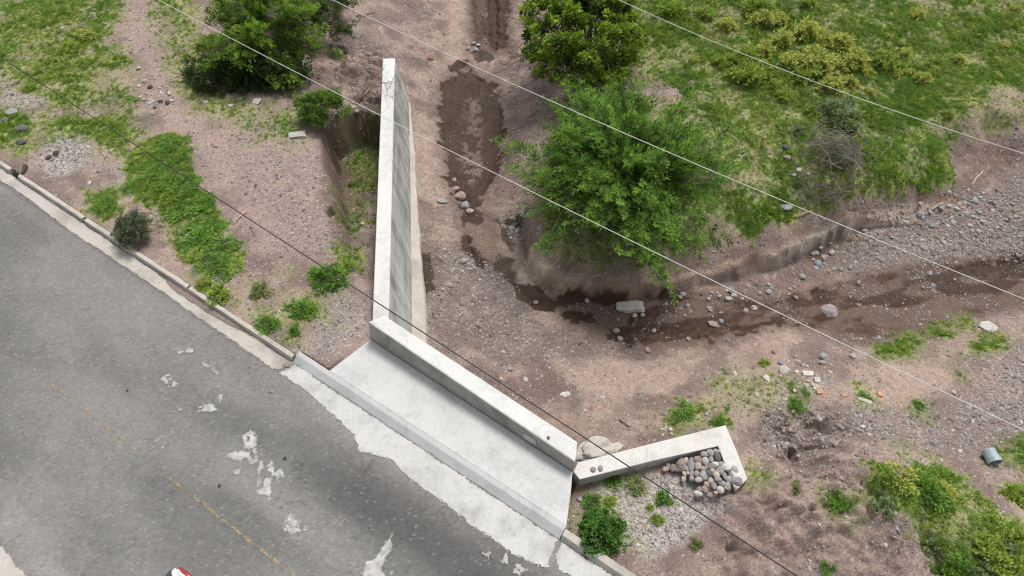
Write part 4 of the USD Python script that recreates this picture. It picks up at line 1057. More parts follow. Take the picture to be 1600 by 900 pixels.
strew([(722, 405), (745, 408), (742, 425), (722, 422)], 10, 6.0, ['blue', 'grey', 'pale'], 'stone of the heap mid creek', 'stones of the small heap in the creek')
strew([(130, 10), (160, 5), (158, 30), (138, 32)], 9, 5.5, ['tan', 'pink', 'pale'], 'stone at the lawn top', 'stones at the top of the lawn')
strew([(1032, 655), (1048, 655), (1050, 682), (1035, 680)], 10, 4.5, ['white', 'pale', 'blue'], 'stone above the wing wall', 'small stones above the wing wall')

# boulders heaped in the hook of the wing wall: x, y, w, h as measured on an enlargement
HEAP = [(535, 470, 78, 62, 'pink'), (598, 452, 78, 72, 'blue'), (660, 435, 72, 52, 'grey'), (670, 492, 68, 92, 'dark'), (605, 520, 52, 62, 'blue'), (470, 525, 92, 72, 'pink'), (548, 540, 72, 82, 'pale'),
        (470, 588, 78, 82, 'tan'), (650, 570, 78, 52, 'white'), (710, 568, 72, 57, 'green'), (775, 603, 114, 76, 'white'), (855, 623, 58, 78, 'blue'), (400, 585, 72, 132, 'blue'), (300, 580, 120, 122, 'brown'),
        (350, 527, 52, 62, 'pale'), (405, 525, 48, 52, 'grey'), (300, 515, 52, 47, 'pale'), (205, 610, 68, 72, 'brown'), (250, 610, 62, 72, 'grey'), (610, 590, 72, 62, 'brown'), (525, 620, 72, 57, 'green'),
        (460, 670, 64, 67, 'pink'), (408, 673, 62, 52, 'blue'), (585, 670, 88, 62, 'dark'), (530, 690, 82, 87, 'grey'), (660, 680, 68, 72, 'tan'), (700, 640, 82, 82, 'blue'), (478, 730, 82, 52, 'pale'),
        (675, 725, 82, 72, 'blue'), (750, 690, 62, 82, 'purple'), (795, 735, 82, 72, 'blue'), (885, 750, 104, 78, 'grey'), (780, 800, 78, 78, 'green'), (705, 838, 84, 72, 'white'), (630, 795, 62, 82, 'purple'),
        (600, 740, 58, 58, 'tan'), (730, 770, 58, 52, 'grey'), (330, 668, 52, 57, 'tan'), (320, 725, 52, 62, 'pale'), (405, 715, 52, 52, 'grey'), (560, 780, 62, 52, 'tan'), (540, 830, 72, 72, 'brown'),
        (475, 875, 92, 52, 'white'), (490, 835, 62, 62, 'brown'), (590, 885, 62, 42, 'purple'), (655, 865, 42, 32, 'orange'), (160, 580, 42, 42, 'pale'), (130, 620, 72, 52, 'tan'), (560, 600, 42, 42, 'brown'),
        (690, 760, 42, 42, 'green'), (370, 660, 32, 42, 'pale'), (620, 640, 60, 50, 'grey'), (350, 620, 60, 50, 'grey')]
SPECIAL = {3: 'darkest boulder, upright in the inner corner of the hooked wall', 10: 'large angular white boulder in the heap, touching the short arm of the wing wall', 13: 'biggest flat brown boulder at the left of the heap',
           31: 'grey boulder lying on the end of the short arm of the wing wall', 33: 'white angular boulder at the lower edge of the heap', 21: 'pinkish red boulder in the left half of the heap',
           42: 'white flat boulder at the lowest left point of the heap', 12: 'tall blue grey boulder beside the big flat brown one', 11: 'blue grey cobble leaning outside on the short arm of the wing wall', 45: 'small orange stone among the boulders at the lower edge of the heap',
           8: 'white oval cobble in the middle of the heap', 23: 'dark slanting oblong boulder in the middle of the heap'}
for k, (hx, hy, hw, hh, tone) in enumerate(HEAP):
    tall = sstep(np.array(hx), 150, 600)
    stone(1020 + hx / 6.667, 640 + hy / 6.667, hw / 6.5, hh / 6.5, tone, SPECIAL.get(k, 'boulder in the walled heap'), 'boulder', None if k in SPECIAL else 'river boulders heaped behind the wing wall',
          name='boulder', z=-0.25 + 0.28 * float(tall) + (0.15 if k in (11, 31) else 0), flat=0.85, sink=0.45, rounded=k % 3 == 0, rot=float(rng.uniform(-15, 15)))


def quats(yaw, tilt, n):
    a = rng.uniform(0, 2 * np.pi, n)
    ht = tilt / 2
    q1 = np.stack([np.cos(ht), np.sin(ht) * np.cos(a), np.sin(ht) * np.sin(a), np.zeros(n)], 1)
    cz, sz = np.cos(yaw / 2), np.sin(yaw / 2)
    w, x, y, z = q1.T
    return np.stack([w * cz - z * sz, x * cz + y * sz, y * cz - x * sz, w * sz + z * cz], 1)


def instancer(name, protos, pos, which, scale, tilt, label, category, extra=None):
    pi = UsdGeom.PointInstancer.Define(stage, '/World/' + name)
    paths = []
    for k, (m, mat, col) in enumerate(protos):
        p = f'/World/{name}/prototypes/piece_{k:03d}' if k else f'/World/{name}/prototypes/piece'
        o = usdkit.mesh(stage, p, m, '/World/Looks/' + mat, True)
        UsdGeom.PrimvarsAPI(o).CreatePrimvar('col', Sdf.ValueTypeNames.Float3Array, 'vertex').Set(Vt.Vec3fArray.FromNumpy(np.asarray(col, np.float32)))
        paths.append(p)
    pi.CreatePrototypesRel().SetTargets([Sdf.Path(p) for p in paths])
    n = len(pos)
    pi.CreatePositionsAttr(Vt.Vec3fArray.FromNumpy(np.asarray(pos, np.float32)))
    pi.CreateProtoIndicesAttr(Vt.IntArray.FromNumpy(np.asarray(which, np.int32)))
    pi.CreateScalesAttr(Vt.Vec3fArray.FromNumpy(np.asarray(scale, np.float32)))
    q = quats(rng.uniform(0, 2 * np.pi, n), tilt, n)
    pi.CreateOrientationsAttr(Vt.QuathArray([Gf.Quath(float(a), float(b), float(c_), float(d)) for a, b, c_, d in q]))
    tag(pi.GetPrim(), label, category, kind='stuff')


def sample(weight, n, margin=0.0):
    """n points on the fine terrain, as likely as weight (an array over the terrain grid)."""
    fx, fy = slice(_i0, _i0 + int((FX[1] - FX[0]) / FX[2])), slice(_j0, _j0 + int((FY[1] - FY[0]) / FY[2]))
    w = weight[fx, fy].ravel()
    k = rng.choice(len(w), n, p=w / w.sum())
    x = TX[fx, fy].ravel()[k] + rng.uniform(-0.025, 0.025, n)
    y = TY[fx, fy].ravel()[k] + rng.uniform(-0.025, 0.025, n)
    return x, y, ground_z(x, y)


# what of the terrain is in view, and clear of road and concrete
TS, TT = TX * RE[0] + TY * RE[1], TX * RN[0] + TY * RN[1]
dv = (TX * CF[0] + TY * CF[1] + (TZ - CAM_H) * CF[2])
uu, vv = 800 + FPX * TX / dv, 450 - FPX * (TY * CU[1] + (TZ - CAM_H) * CU[2]) / dv
near_view = (uu > -90) & (uu < 1690) & (vv > -60) & (vv < 960) & (dv > 2)
free = near_view & (TT > np.where((TS > -9.9) & (TS < -1.4), KERB_BACK + 0.03, 4.53)) & (sdist(TX, TY, SLAB) < -0.02)

peb = []
for k, tone in enumerate([(.245, .215, .205), (.31, .285, .27), (.185, .15, .138), (.42, .395, .37), (.26, .20, .178), (.125, .11, .105)]):
    m = rock(300 + k, 0.9, 1)
    peb.append((m, 'stone', np.tile(np.array(tone), (len(m.vertices), 1)) * rng.uniform(0.85, 1.15, (len(m.vertices), 1))))
band = sstep(fbm2(TX, TY, 0.9, 4, 151), 0.40, 0.62)
wt = free * (1 - 0.9 * np.clip(grass * 1.3, 0, 1)) * (0.04 + 0.65 * band ** 2 + 0.9 * grey * band + 1.6 * grey + 2.2 * pale + 0.3 * pink) * (1 - 0.75 * sand) * (1 - 0.5 * np.clip(bankface, 0, 1)) * np.where(wet > 0.4, np.where(wide, 0.32, 0.12), 1)
NP = 80000
x, y, z = sample(wt, NP)
sc = 0.024 * rng.lognormal(0.25, 0.52, NP)
gi, gj = np.searchsorted(ax, x) - 1, np.searchsorted(ay, y) - 1
sc = np.clip(sc * (1 + 0.4 * grey[gi, gj]), 0.02, 0.17)
wp = rng.choice(6, NP, p=[.27, .18, .22, .045, .185, .10])
instancer('gravel', peb, np.c_[x, y, z - sc * 0.02], wp, sc[:, None] * np.c_[rng.uniform(0.8, 1.3, NP), rng.uniform(0.8, 1.2, NP), rng.uniform(0.55, 0.9, NP)], rng.uniform(0, 0.4, NP),
          'loose pebbles and gravel strewn over earth, bank and creek bed', 'gravel')

# ------------------------------------------------------------------ foliage
def leaves(P, A, N, length, width, col, fold=0.25):
    """Leaves as folded diamonds: base P, axis A, normal N (n x 3), length, width (n)."""
    n = len(P)
    A = A / np.maximum(np.linalg.norm(A, axis=1, keepdims=True), 1e-9)
    S = np.cross(A, N)
    S /= np.maximum(np.linalg.norm(S, axis=1, keepdims=True), 1e-9)
    U = np.cross(S, A)
    l, w = length[:, None], width[:, None]
    v = np.stack([P, P + A * l * 0.5 + S * w * 0.5 + U * w * fold, P + A * l, P + A * l * 0.5 - S * w * 0.5 + U * w * fold], 1).reshape(-1, 3)
    b = np.arange(n)[:, None] * 4
    f = np.vstack([b + [0, 1, 2], b + [0, 2, 3]])
    return v, f, np.repeat(col, 4, 0)


def unit(v):
    return v / np.maximum(np.linalg.norm(v, axis=-1, keepdims=True), 1e-9)


def rand_dir(n, r):
    return unit(r.normal(size=(n, 3)))


def sprays(P, D, L, per, r, leaf_l, leaf_w, c0, c1, droop=0.15, spread=0.7, radial=0.07):
    """Twigs (start P, direction D, length L) each clothed with leaves; colours run from c0 (inner) to c1 (tips)."""
    n = len(P)
    t = r.uniform(0.05, 1.0, (n, per))
    pos = P[:, None] + D[:, None] * (L[:, None] * t)[..., None]
    pos[..., 2] -= droop * (L[:, None] * t ** 2)
    side = unit(r.normal(size=(n, per, 3)))
    side = unit(side - (side * D[:, None]).sum(-1, keepdims=True) * D[:, None])
    pos = pos + side * (radial * r.uniform(0, 1, (n, per)) * (1.15 - 0.5 * t))[..., None]
    ax_ = unit(side * spread + D[:, None] * (0.55 + 0.3 * r.random((n, per, 1))))
    nrm = unit(np.array([0, 0, 1.0]) + 0.55 * r.normal(size=(n, per, 3)))
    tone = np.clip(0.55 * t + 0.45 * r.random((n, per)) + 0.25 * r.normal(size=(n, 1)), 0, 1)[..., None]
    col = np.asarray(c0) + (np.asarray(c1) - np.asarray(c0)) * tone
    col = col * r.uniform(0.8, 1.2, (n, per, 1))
    k = n * per
    return leaves(pos.reshape(-1, 3), ax_.reshape(-1, 3), nrm.reshape(-1, 3), leaf_l * r.uniform(0.6, 1.25, k), leaf_w * r.uniform(0.7, 1.25, k), col.reshape(-1, 3))


def merge(ms):
    v, f = join([(m[0], m[1]) for m in ms])
    return (v, f), np.vstack([m[2] for m in ms])


def limb(a, b, r0, r1, r, bend=0.12, n=7, sag=0.0):
    t = np.linspace(0, 1, n)[:, None]
    p = a + (b - a) * t
    L = np.linalg.norm(b - a)
    w = np.sin(np.pi * t) * r.normal(size=3) * bend * L * 0.5
    p = p + w + np.array([0, 0, 1]) * (np.sin(np.pi * t) * sag * L)
    p[1:-1] += r.normal(size=(n - 2, 3)) * 0.02 * L
    return p, np.linspace(r0, r1, n)


def tree(name, label, base, centre, radii, seed, twigs, per, leaf_l, leaf_w, c0, c1, category='tree', trunk_r=0.14, limbs=10, lean_out=0.6, gap=0.45, twig_len=0.5, bark=(.12, .10, .085), radial=0.07,
         droop=0.15, low=-0.25, shell=0.55, gapfreq=1.1, spread=0.7, group=None, stems=False, boughs=0):
    r = np.random.default_rng(seed)
    base, centre, radii = (np.asarray(k, float) for k in (base, centre, radii))
    base[2] = float(ground_z(base[0], base[1])[0]) - 0.02
    root = thing(name, label, category, base, group=group)
    cen = centre - base
    # twig seats through the crown, denser outwards, with gaps from a slow noise
    seats = np.zeros((0, 3))
    while len(seats) < twigs:
        d = rand_dir(4 * twigs, r)
        d = d[d[:, 2] > low]
        q = d * (shell + (1 - shell) * r.random((len(d), 1)) ** 0.6)
        lumps = meshkit.fbm(d * 2.1 + seed, 3, seed)
        q = q * (0.55 + 0.85 * lumps)[:, None]
        pw = cen + q * radii
        keep = meshkit.fbm(pw * gapfreq + seed * 1.7, 3, seed + 5) > gap
        seats = np.vstack([seats, pw[keep]])
    seats = seats[:twigs]
    if boughs:
        # twigs set along boughs that radiate from the heart of the crown
        d = rand_dir(6 * boughs, r)
        d = d[d[:, 2] > low][:boughs]
        reach = r.uniform(0.62, 1.04, boughs)
        per_b = twigs // boughs
        t = r.uniform(0.25, 1.0, (boughs, per_b)) ** 0.7
        bend = r.normal(size=(boughs, 3)) * [0.14, 0.14, 0.08]
        q = d[:, None] * (reach[:, None] * t)[..., None] + bend[:, None] * (t ** 2)[..., None] + r.normal(size=(boughs, per_b, 3)) * 0.055
        seats = (cen + q * radii).reshape(-1, 3)
        twigs = len(seats)
        bough_dir = np.repeat(unit(d * radii + bend * radii), per_b, 0)
    out = unit((seats - cen) / radii ** 2 * radii.mean() + np.array([0, 0, 0.35]))
    D = unit(out * lean_out + unit(seats - np.array([0, 0, -0.3 * radii[2]])) * (1 - lean_out) + 0.35 * r.normal(size=seats.shape))
    if boughs:
        D = unit(bough_dir + np.array([0, 0, 0.30]) + 0.32 * r.normal(size=seats.shape))
    L = twig_len * r.uniform(0.6, 1.4, twigs)
    lv, lc = merge([sprays(seats - D * L[:, None] * 0.6, D, L, per, r, leaf_l, leaf_w, c0, c1, droop, spread, radial)])
    # limbs: from the base to far seats; each seat joined to the nearest limb by a thin branch
    tips = seats[r.choice(twigs, limbs, replace=False)]
    far = np.argsort(-np.linalg.norm(tips - cen, axis=1))
    tips = tips[far]
    parts, pts = [], []
    fork = cen * 0.25 * [1, 1, 0.8] if not stems else np.zeros(3)
    for k in range(limbs):
        p, rr = limb(fork, tips[k] * 0.8 + cen * 0.2, trunk_r * 0.62, 0.012, r, 0.2, 9, 0.08)
        parts.append(tube(p, rr, 6))
        pts.append(p[2:])
    P = np.vstack(pts)
    tp, tr = limb(np.array([0, 0, -0.25]), fork + [0, 0, 0.02], trunk_r, trunk_r * 0.7, r, 0.1, 6)
    tv = [tube(tp, tr, 8)] if not stems else []
    pick = r.choice(twigs, min(twigs, 260), replace=False)
    br = []
    for k in pick:
        j = np.argmin(np.linalg.norm(P - seats[k], axis=1))
        p, rr = limb(P[j], seats[k], 0.014, 0.005, r, 0.2, 4)
        br.append(tube(p, rr, 3))
    bc = lambda v: np.array(bark) * r.uniform(0.75, 1.25, (len(v), 1))
    v, f = join(tv + parts)
    obj('trunk', (v, f), 'bark', root, smooth=True, col=bc(v))
    v, f = join(br)
    obj('branches', (v, f), 'bark', root, col=bc(v))
    obj('crown', lv, 'leaf', root, col=np.clip(lc, 0.005, 0.6))
    return root


def big_trees():
    # feathery tree on the undercut bank
    b = ground(1000, 400)
    g = at(985, 275, 0.35)
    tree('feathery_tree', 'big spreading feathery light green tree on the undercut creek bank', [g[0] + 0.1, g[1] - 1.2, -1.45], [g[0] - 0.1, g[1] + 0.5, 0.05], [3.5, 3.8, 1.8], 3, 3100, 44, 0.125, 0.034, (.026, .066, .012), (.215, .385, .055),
         limbs=18, gap=0.45, twig_len=0.62, lean_out=0.6, low=-0.3, shell=0.35, gapfreq=1.35, radial=0.07, trunk_r=0.13, droop=0.1, boughs=150)
    # dark broad-leaved tree at the top
    g = at(905, 40, 1.0)
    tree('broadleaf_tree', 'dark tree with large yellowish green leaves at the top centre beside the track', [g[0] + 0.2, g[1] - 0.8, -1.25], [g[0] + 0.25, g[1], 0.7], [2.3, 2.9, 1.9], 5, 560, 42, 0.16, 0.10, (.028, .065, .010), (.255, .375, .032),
         limbs=12, gap=0.47, twig_len=0.5, radial=0.14, low=-0.4, shell=0.4, gapfreq=1.2, spread=0.9, trunk_r=0.16)
    # tree left of the wall with its darker skirt
    g = at(405, 40, 1.2)
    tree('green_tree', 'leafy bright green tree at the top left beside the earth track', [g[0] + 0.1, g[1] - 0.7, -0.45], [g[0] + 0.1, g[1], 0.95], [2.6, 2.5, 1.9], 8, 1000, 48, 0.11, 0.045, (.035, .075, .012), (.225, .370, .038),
         limbs=12, gap=0.47, twig_len=0.55, radial=0.09, low=-0.4, shell=0.35, gapfreq=1.2, boughs=56)
    g = at(500, 20, 0.2)
    tree('green_tree', 'smaller dark tree behind the right side of the bright green tree at top left', [g[0], g[1] - 0.3, -0.6], [g[0], g[1], 0.1], [1.8, 1.6, 1.0], 9, 260, 40, 0.11, 0.05, (.03, .055, .012), (.085, .145, .028),
         limbs=8, gap=0.42, radial=0.11)
    g = at(340, 120, 0.0)
    tree('dark_shrub', 'low dark bush under the left side of the bright green tree', [g[0], g[1] - 0.2, -0.35], [g[0], g[1], 0.0], [1.3, 1.1, 0.75], 12, 220, 40, 0.09, 0.04, (.022, .045, .010), (.060, .105, .022), 'bush', limbs=7, gap=0.4, radial=0.1, twig_len=0.35, trunk_r=0.05)
    g = at(415, 112, 0.1)
    tree('dark_shrub', 'dark green bush under the front of the bright green tree', [g[0], g[1] - 0.2, -0.2], [g[0], g[1], 0.15], [1.9, 1.0, 0.8], 14, 320, 42, 0.10, 0.045, (.020, .042, .010), (.070, .125, .022), 'bush', limbs=8, gap=0.4, radial=0.1, twig_len=0.4, trunk_r=0.05)
    g = at(505, 172, 0.35)
    tree('small_bush', 'small round green bush on the lip of the trench', [g[0], g[1] - 0.1, 0.0], [g[0], g[1], 0.35], [0.85, 0.8, 0.6], 15, 240, 36, 0.085, 0.035, (.04, .08, .012), (.16, .27, .032), 'bush', limbs=8, gap=0.36, radial=0.08, twig_len=0.32, trunk_r=0.04)
    g = at(209, 358, 0.4)
    tree('grey_bush', 'grey green bush hanging over the old kerb', [g[0], g[1], 0.05], [g[0], g[1], 0.38], [0.62, 0.62, 0.5], 17, 200, 30, 0.06, 0.028, (.05, .07, .035), (.17, .22, .11), 'bush', limbs=8, gap=0.36, radial=0.06, twig_len=0.26, trunk_r=0.03)
    g = at(930, 832, 0.2)
    tree('weedy_bush', 'dark green leafy bush at the right end of the slab by the kerb', [g[0], g[1], -0.15], [g[0] , g[1], 0.05], [0.68, 0.52, 0.34], 18, 200, 22, 0.075, 0.05, (.03, .08, .015), (.12, .26, .045), 'bush', limbs=8, gap=0.40, radial=0.06, twig_len=0.2, trunk_r=0.02, low=0.0, shell=0.3)


big_trees()


def plant_mesh(seed, n, per, leaf_l, leaf_w, c0, c1, tall=0.7, radial=0.05, spread=0.7, twig=0.55):
    """A clump about 1 m across standing on the origin."""
    r = np.random.default_rng(seed)
    d = rand_dir(n * 3, r)
    d = d[d[:, 2] > 0.0][:n]
    q = d * [0.36, 0.36, tall * 0.55] * (0.35 + 0.75 * r.random((len(d), 1)) ** 0.5)
    q[:, 2] += 0.02
    q[:, :2] *= (0.6 + 1.1 * meshkit.fbm(unit(q) * 2.3 + seed, 2, seed + 9))[:, None]
    lump = meshkit.fbm(unit(q) * 2 + seed, 2, seed) > 0.40
    q = q[lump]
    D = unit(unit(q) + [0, 0, 0.5] + 0.3 * r.normal(size=q.shape))
    L = 0.3 * twig / 0.55 * r.uniform(0.6, 1.3, len(q))
    lv, lc = merge([sprays(q - D * L[:, None] * 0.5, D, L, per, r, leaf_l, leaf_w, c0, c1, 0.1, spread, radial)])
    stems = [tube(np.array([[0, 0, -0.1], q[k] * 0.5 + [0.01, 0, 0.03], q[k]]), [0.012, 0.008, 0.004], 3) for k in range(0, len(q), max(1, len(q) // 16))]
    return lv, np.clip(lc, 0.005, 0.6), join(stems)


KINDS = {
    'yellow': [plant_mesh(201 + k, 60, 17, 0.12, 0.06, (.20, .27, .055), (.53, .54, .14), 0.55, 0.09) for k in range(3)],
    'lime': [plant_mesh(211 + k, 60, 17, 0.12, 0.055, (.11, .18, .03), (.33, .43, .07), 0.55, 0.08) for k in range(3)],
    'green': [plant_mesh(221 + k, 60, 18, 0.13, 0.05, (.06, .13, .02), (.17, .32, .045), 0.5, 0.08) for k in range(3)],
    'greygreen': [plant_mesh(231 + k, 70, 20, 0.10, 0.045, (.09, .13, .06), (.25, .31, .15), 0.6, 0.06) for k in range(2)],
    'olive': [plant_mesh(241 + k, 60, 18, 0.12, 0.05, (.10, .13, .035), (.25, .28, .10), 0.5, 0.07) for k in range(2)],
}
first = {}


def plant(kind, name, label, u, v, size, group=None, tall=1.0, category='shrub'):
    """A clump that shows size pixels across at (u, v); the first of each kind holds its parts, later ones refer to it."""
    P = ground(u, v + size * 0.12)
    w = size * depth(P) / FPX * 1.12
    var = int(rng.integers(len(KINDS[kind])))
    sc_ = np.array([w, w, w * tall]) * rng.uniform(0.92, 1.08, 3)
    t = thing(name, label, category, P, float(rng.uniform(0, 360)), group, sc_)
    key = (kind, var)
    if key not in first:
        lv, lc, stv = KINDS[kind][var]
        proto = stage.CreateClassPrim(f'/World/plant_class_{kind}_{"abc"[var]}')
        usdkit.mesh(stage, f'{proto.GetPath()}/foliage', lv, '/World/Looks/leaf')
        UsdGeom.PrimvarsAPI(stage.GetPrimAtPath(f'{proto.GetPath()}/foliage')).CreatePrimvar('col', Sdf.ValueTypeNames.Float3Array, 'vertex').Set(Vt.Vec3fArray.FromNumpy(lc.astype(np.float32)))
        usdkit.mesh(stage, f'{proto.GetPath()}/stems', stv, '/World/Looks/bark')
        UsdGeom.PrimvarsAPI(stage.GetPrimAtPath(f'{proto.GetPath()}/stems')).CreatePrimvar('col', Sdf.ValueTypeNames.Float3Array, 'vertex').Set(Vt.Vec3fArray.FromNumpy(np.tile(np.float32([.10, .10, .05]), (len(stv[0]), 1))))
        first[key] = proto.GetPath()
    if group:
        ranked.append((t, label, u, v, size, {'yellow': 'yellow', 'lime': 'lime green', 'green': 'dark green', 'greygreen': 'grey green', 'olive': 'olive'}[kind]))
    t.GetReferences().AddInternalReference(first[key])
    t.SetInstanceable(True)
    return t


YG = 'yellow flowering shrubs on the right-hand bank'
for u, v, s_ in [(1433, 23, 24), (1585, 14, 16), (1568, 71, 20), (1498, 93, 18), (1558, 95, 14), (1557, 118, 15), (1413, 83, 22), (1400, 115, 18), (1418, 112, 19), (1440, 122, 26), (1460, 108, 13), (1388, 57, 13), (1358, 142, 16), (1328, 127, 24)]:
    plant('yellow', 'yellow_shrub', 'shrub on grass right of the thicket', u, v, s_, 'small yellow shrubs on the open grass')
for u, v, s_ in [(1382, 95, 40), (1333, 93, 42), (1317, 67, 36), (1270, 95, 58), (1297, 132, 40), (1257, 48, 40), (1220, 63, 36), (1217, 30, 26), (1252, 120, 36), (1235, 95, 40), (1283, 60, 34), (1350, 110, 24), (1300, 100, 36)]:
    plant('yellow' if rng.random() < 0.7 else 'lime', 'yellow_shrub', 'shrub in the upper right thicket', u, v, s_, 'shrubs of the yellow thicket')
for u, v, s_ in [(1122, 97, 24), (1085, 93, 15), (1167, 87, 38), (1163, 117, 48), (1183, 110, 40), (1193, 77, 32), (1190, 33, 40), (1133, 40, 30), (1140, 93, 24), (1183, 10, 44), (1210, 133, 22), (1260, 5, 24), (1100, 20, 30), (1050, 15, 36), (1225, 150, 26)]:
    plant('lime' if rng.random() < 0.65 else 'yellow', 'lime_shrub', 'shrub left of the yellow thicket', u, v, s_, 'lime shrubs left of the yellow thicket')
for kind, name, label, u, v, s_, tall in [
    ('greygreen', 'grey_shrub', 'rounded grey green shrub just above the brushwood pile', 1308, 178, 60, 0.9), ('lime', 'lime_shrub', 'little lime shrub left of the rounded grey shrub', 1263, 173, 22, 1),
    ('lime', 'lime_shrub', 'single lime tuft above the eroded notch in the right bank', 1480, 178, 16, 1), ('greygreen', 'grey_shrub', 'pale grey shrub at the left end of the brushwood pile', 1246, 203, 24, 0.8),
    ('yellow', 'yellow_shrub', 'bright yellow shrub on top of the mound at bottom right', 1407, 747, 46, 1), ('yellow', 'yellow_shrub', 'smaller yellow shrub on the mound right of the bright one', 1477, 767, 30, 1),
    ('green', 'tall_weed', 'dark green weed patch between the two yellow shrubs of the mound', 1440, 758, 56, 0.7), ('lime', 'pale_shrub', 'large pale lime shrub at the lower right edge of the mound', 1552, 868, 50, 0.8), ('lime', 'pale_shrub', 'pale lime shrub in the right bottom corner', 1590, 885, 46, 0.8),
    ('lime', 'pale_shrub', 'lime shrub at the lower right, touching the large pale lime one', 1532, 848, 34, 0.8), ('lime', 'pale_shrub', 'small pale lime shrub at the right edge above the corner', 1592, 842, 34, 0.8),
    ('greygreen', 'pale_shrub', 'greyish shrub at the bottom edge left of the pale corner shrub', 1535, 893, 40, 0.8), ('greygreen', 'pale_shrub', 'greyish shrub between the large pale lime one and the corner', 1572, 856, 30, 0.8),
    ('lime', 'pale_shrub', 'flat lime shrub half way up the grassy mound', 1548, 815, 34, 0.5),
    ('green', 'tall_weed', 'green weed at the bottom edge left of the large pale shrub', 1500, 892, 50, 0.8), ('greygreen', 'grey_weed', 'grey green weed on the left corner of the mound', 1380, 787, 38, 0.7),
    ('green', 'green_weed', 'green weed on the bare mound left of the grass', 1313, 782, 34, 0.6), ('lime', 'lime_shrub', 'yellow green shrub at the right edge below the grey pipe', 1585, 775, 44, 0.8),
    ('greygreen', 'grey_weed', 'grey green weed half down the mound above the bottom edge', 1455, 850, 34, 0.7), ('olive', 'olive_weed', 'olive tuft on the bare mound above the dark cable', 1246, 762, 24, 0.6),
    ('olive', 'olive_weed', 'olive tuft low on the bare mound near the bottom edge', 1087, 850, 20, 0.8), ('green', 'green_weed', 'green weed at the bottom edge on the bare mound', 1295, 885, 24, 0.6),
    ('yellow', 'yellow_shrub', 'yellow green shrub beside dry twigs on the left lawn', 133, 55, 28, 0.8), ('lime', 'lime_shrub', 'lime shrub on the left lawn below the yellow green one', 110, 75, 30, 0.7),
    ('lime', 'lime_shrub', 'small lime tuft on pale gravel at the left edge', 45, 138, 20, 0.8), ('lime', 'lime_shrub', 'flat lime weed in the middle of the left lawn', 130, 97, 30, 0.5),
    ('green', 'green_weed', 'tall green weed in the dark cable line left of the wall', 508, 435, 52, 0.7), ('lime', 'lime_weed', 'small bright weed at the foot of the trench', 545, 415, 20, 0.8),
    ('green', 'green_weed', 'low green weed left of the tall one near the wall', 470, 480, 38, 0.5), ('lime', 'lime_weed', 'pale weed overhanging the old kerb near its right end', 340, 458, 36, 0.7),
    ('lime', 'lime_weed', 'second pale weed along the old kerb, left of the first', 318, 442, 26, 0.7), ('green', 'green_weed', 'dark green weed at the corner of old kerb and earth', 418, 503, 32, 0.5),
    ('olive', 'olive_weed', 'olive weed on bare earth above the old kerb', 405, 452, 30, 0.5), ('green', 'green_weed', 'narrow green weed just above the new kerb', 459, 518, 18, 0.8),
    ('green', 'green_weed', 'green weed hugging the left end of the wing wall', 957, 750, 24, 0.7), ('green', 'green_weed', 'green weed right of the slab above the dark bush', 927, 783, 28, 0.7), ('lime', 'lime_weed', 'light weed right of the one above the dark bush', 953, 784, 20, 0.7),
    ('green', 'green_weed', 'green weed on pale gravel by the dark cable', 1037, 778, 24, 0.8), ('lime', 'lime_weed', 'tiny weed on pale gravel left of the bright one', 1015, 793, 12, 0.8), ('lime', 'lime_weed', 'bright green weed alone on the pale gravel', 1028, 811, 20, 0.8),
    ('green', 'green_weed', 'dark tuft between the bush and the slab edge', 937, 803, 22, 0.7), ('olive', 'olive_weed', 'olive weed on pale gravel below the wing wall', 992, 757, 30, 0.5),
    ('green', 'green_weed', 'green tuft on sand beside the outer corner of the wing wall', 1122, 660, 24, 0.6), ('green', 'green_weed', 'green patch on silt above the wing wall', 1072, 645, 44, 0.35), ('green', 'green_weed', 'green weed between rubble and hollow', 1243, 632, 24, 0.6),
    ('lime', 'lime_weed', 'small lime weed left of the rubble cluster', 1195, 568, 18, 0.6), ('green', 'green_weed', 'green weed on the bare slope left of the grey pipe', 1435, 632, 18, 0.6), ('green', 'green_weed', 'dark tuft beside the slanting white slab', 1350, 620, 20, 0.5),
]:
    plant(kind, name, label, u, v, s_, None, tall)

# lusher weeds growing over the left-hand grass strip
for u, v, s_ in [(225, 240, 40), (262, 225, 40), (285, 250, 40), (245, 268, 40), (270, 285, 44), (300, 290, 40), (318, 318, 40), (290, 325, 44), (335, 350, 40), (310, 365, 46), (350, 385, 42), (330, 405, 46), (365, 412, 34), (345, 430, 30), (300, 395, 34), (165, 318, 36), (208, 290, 30)]:
    plant('lime' if rng.random() < 0.35 else 'green', 'spreading_weed', 'weed in the kerbside green strip', u, v, s_, 'spreading weeds of the green strip', 0.28)


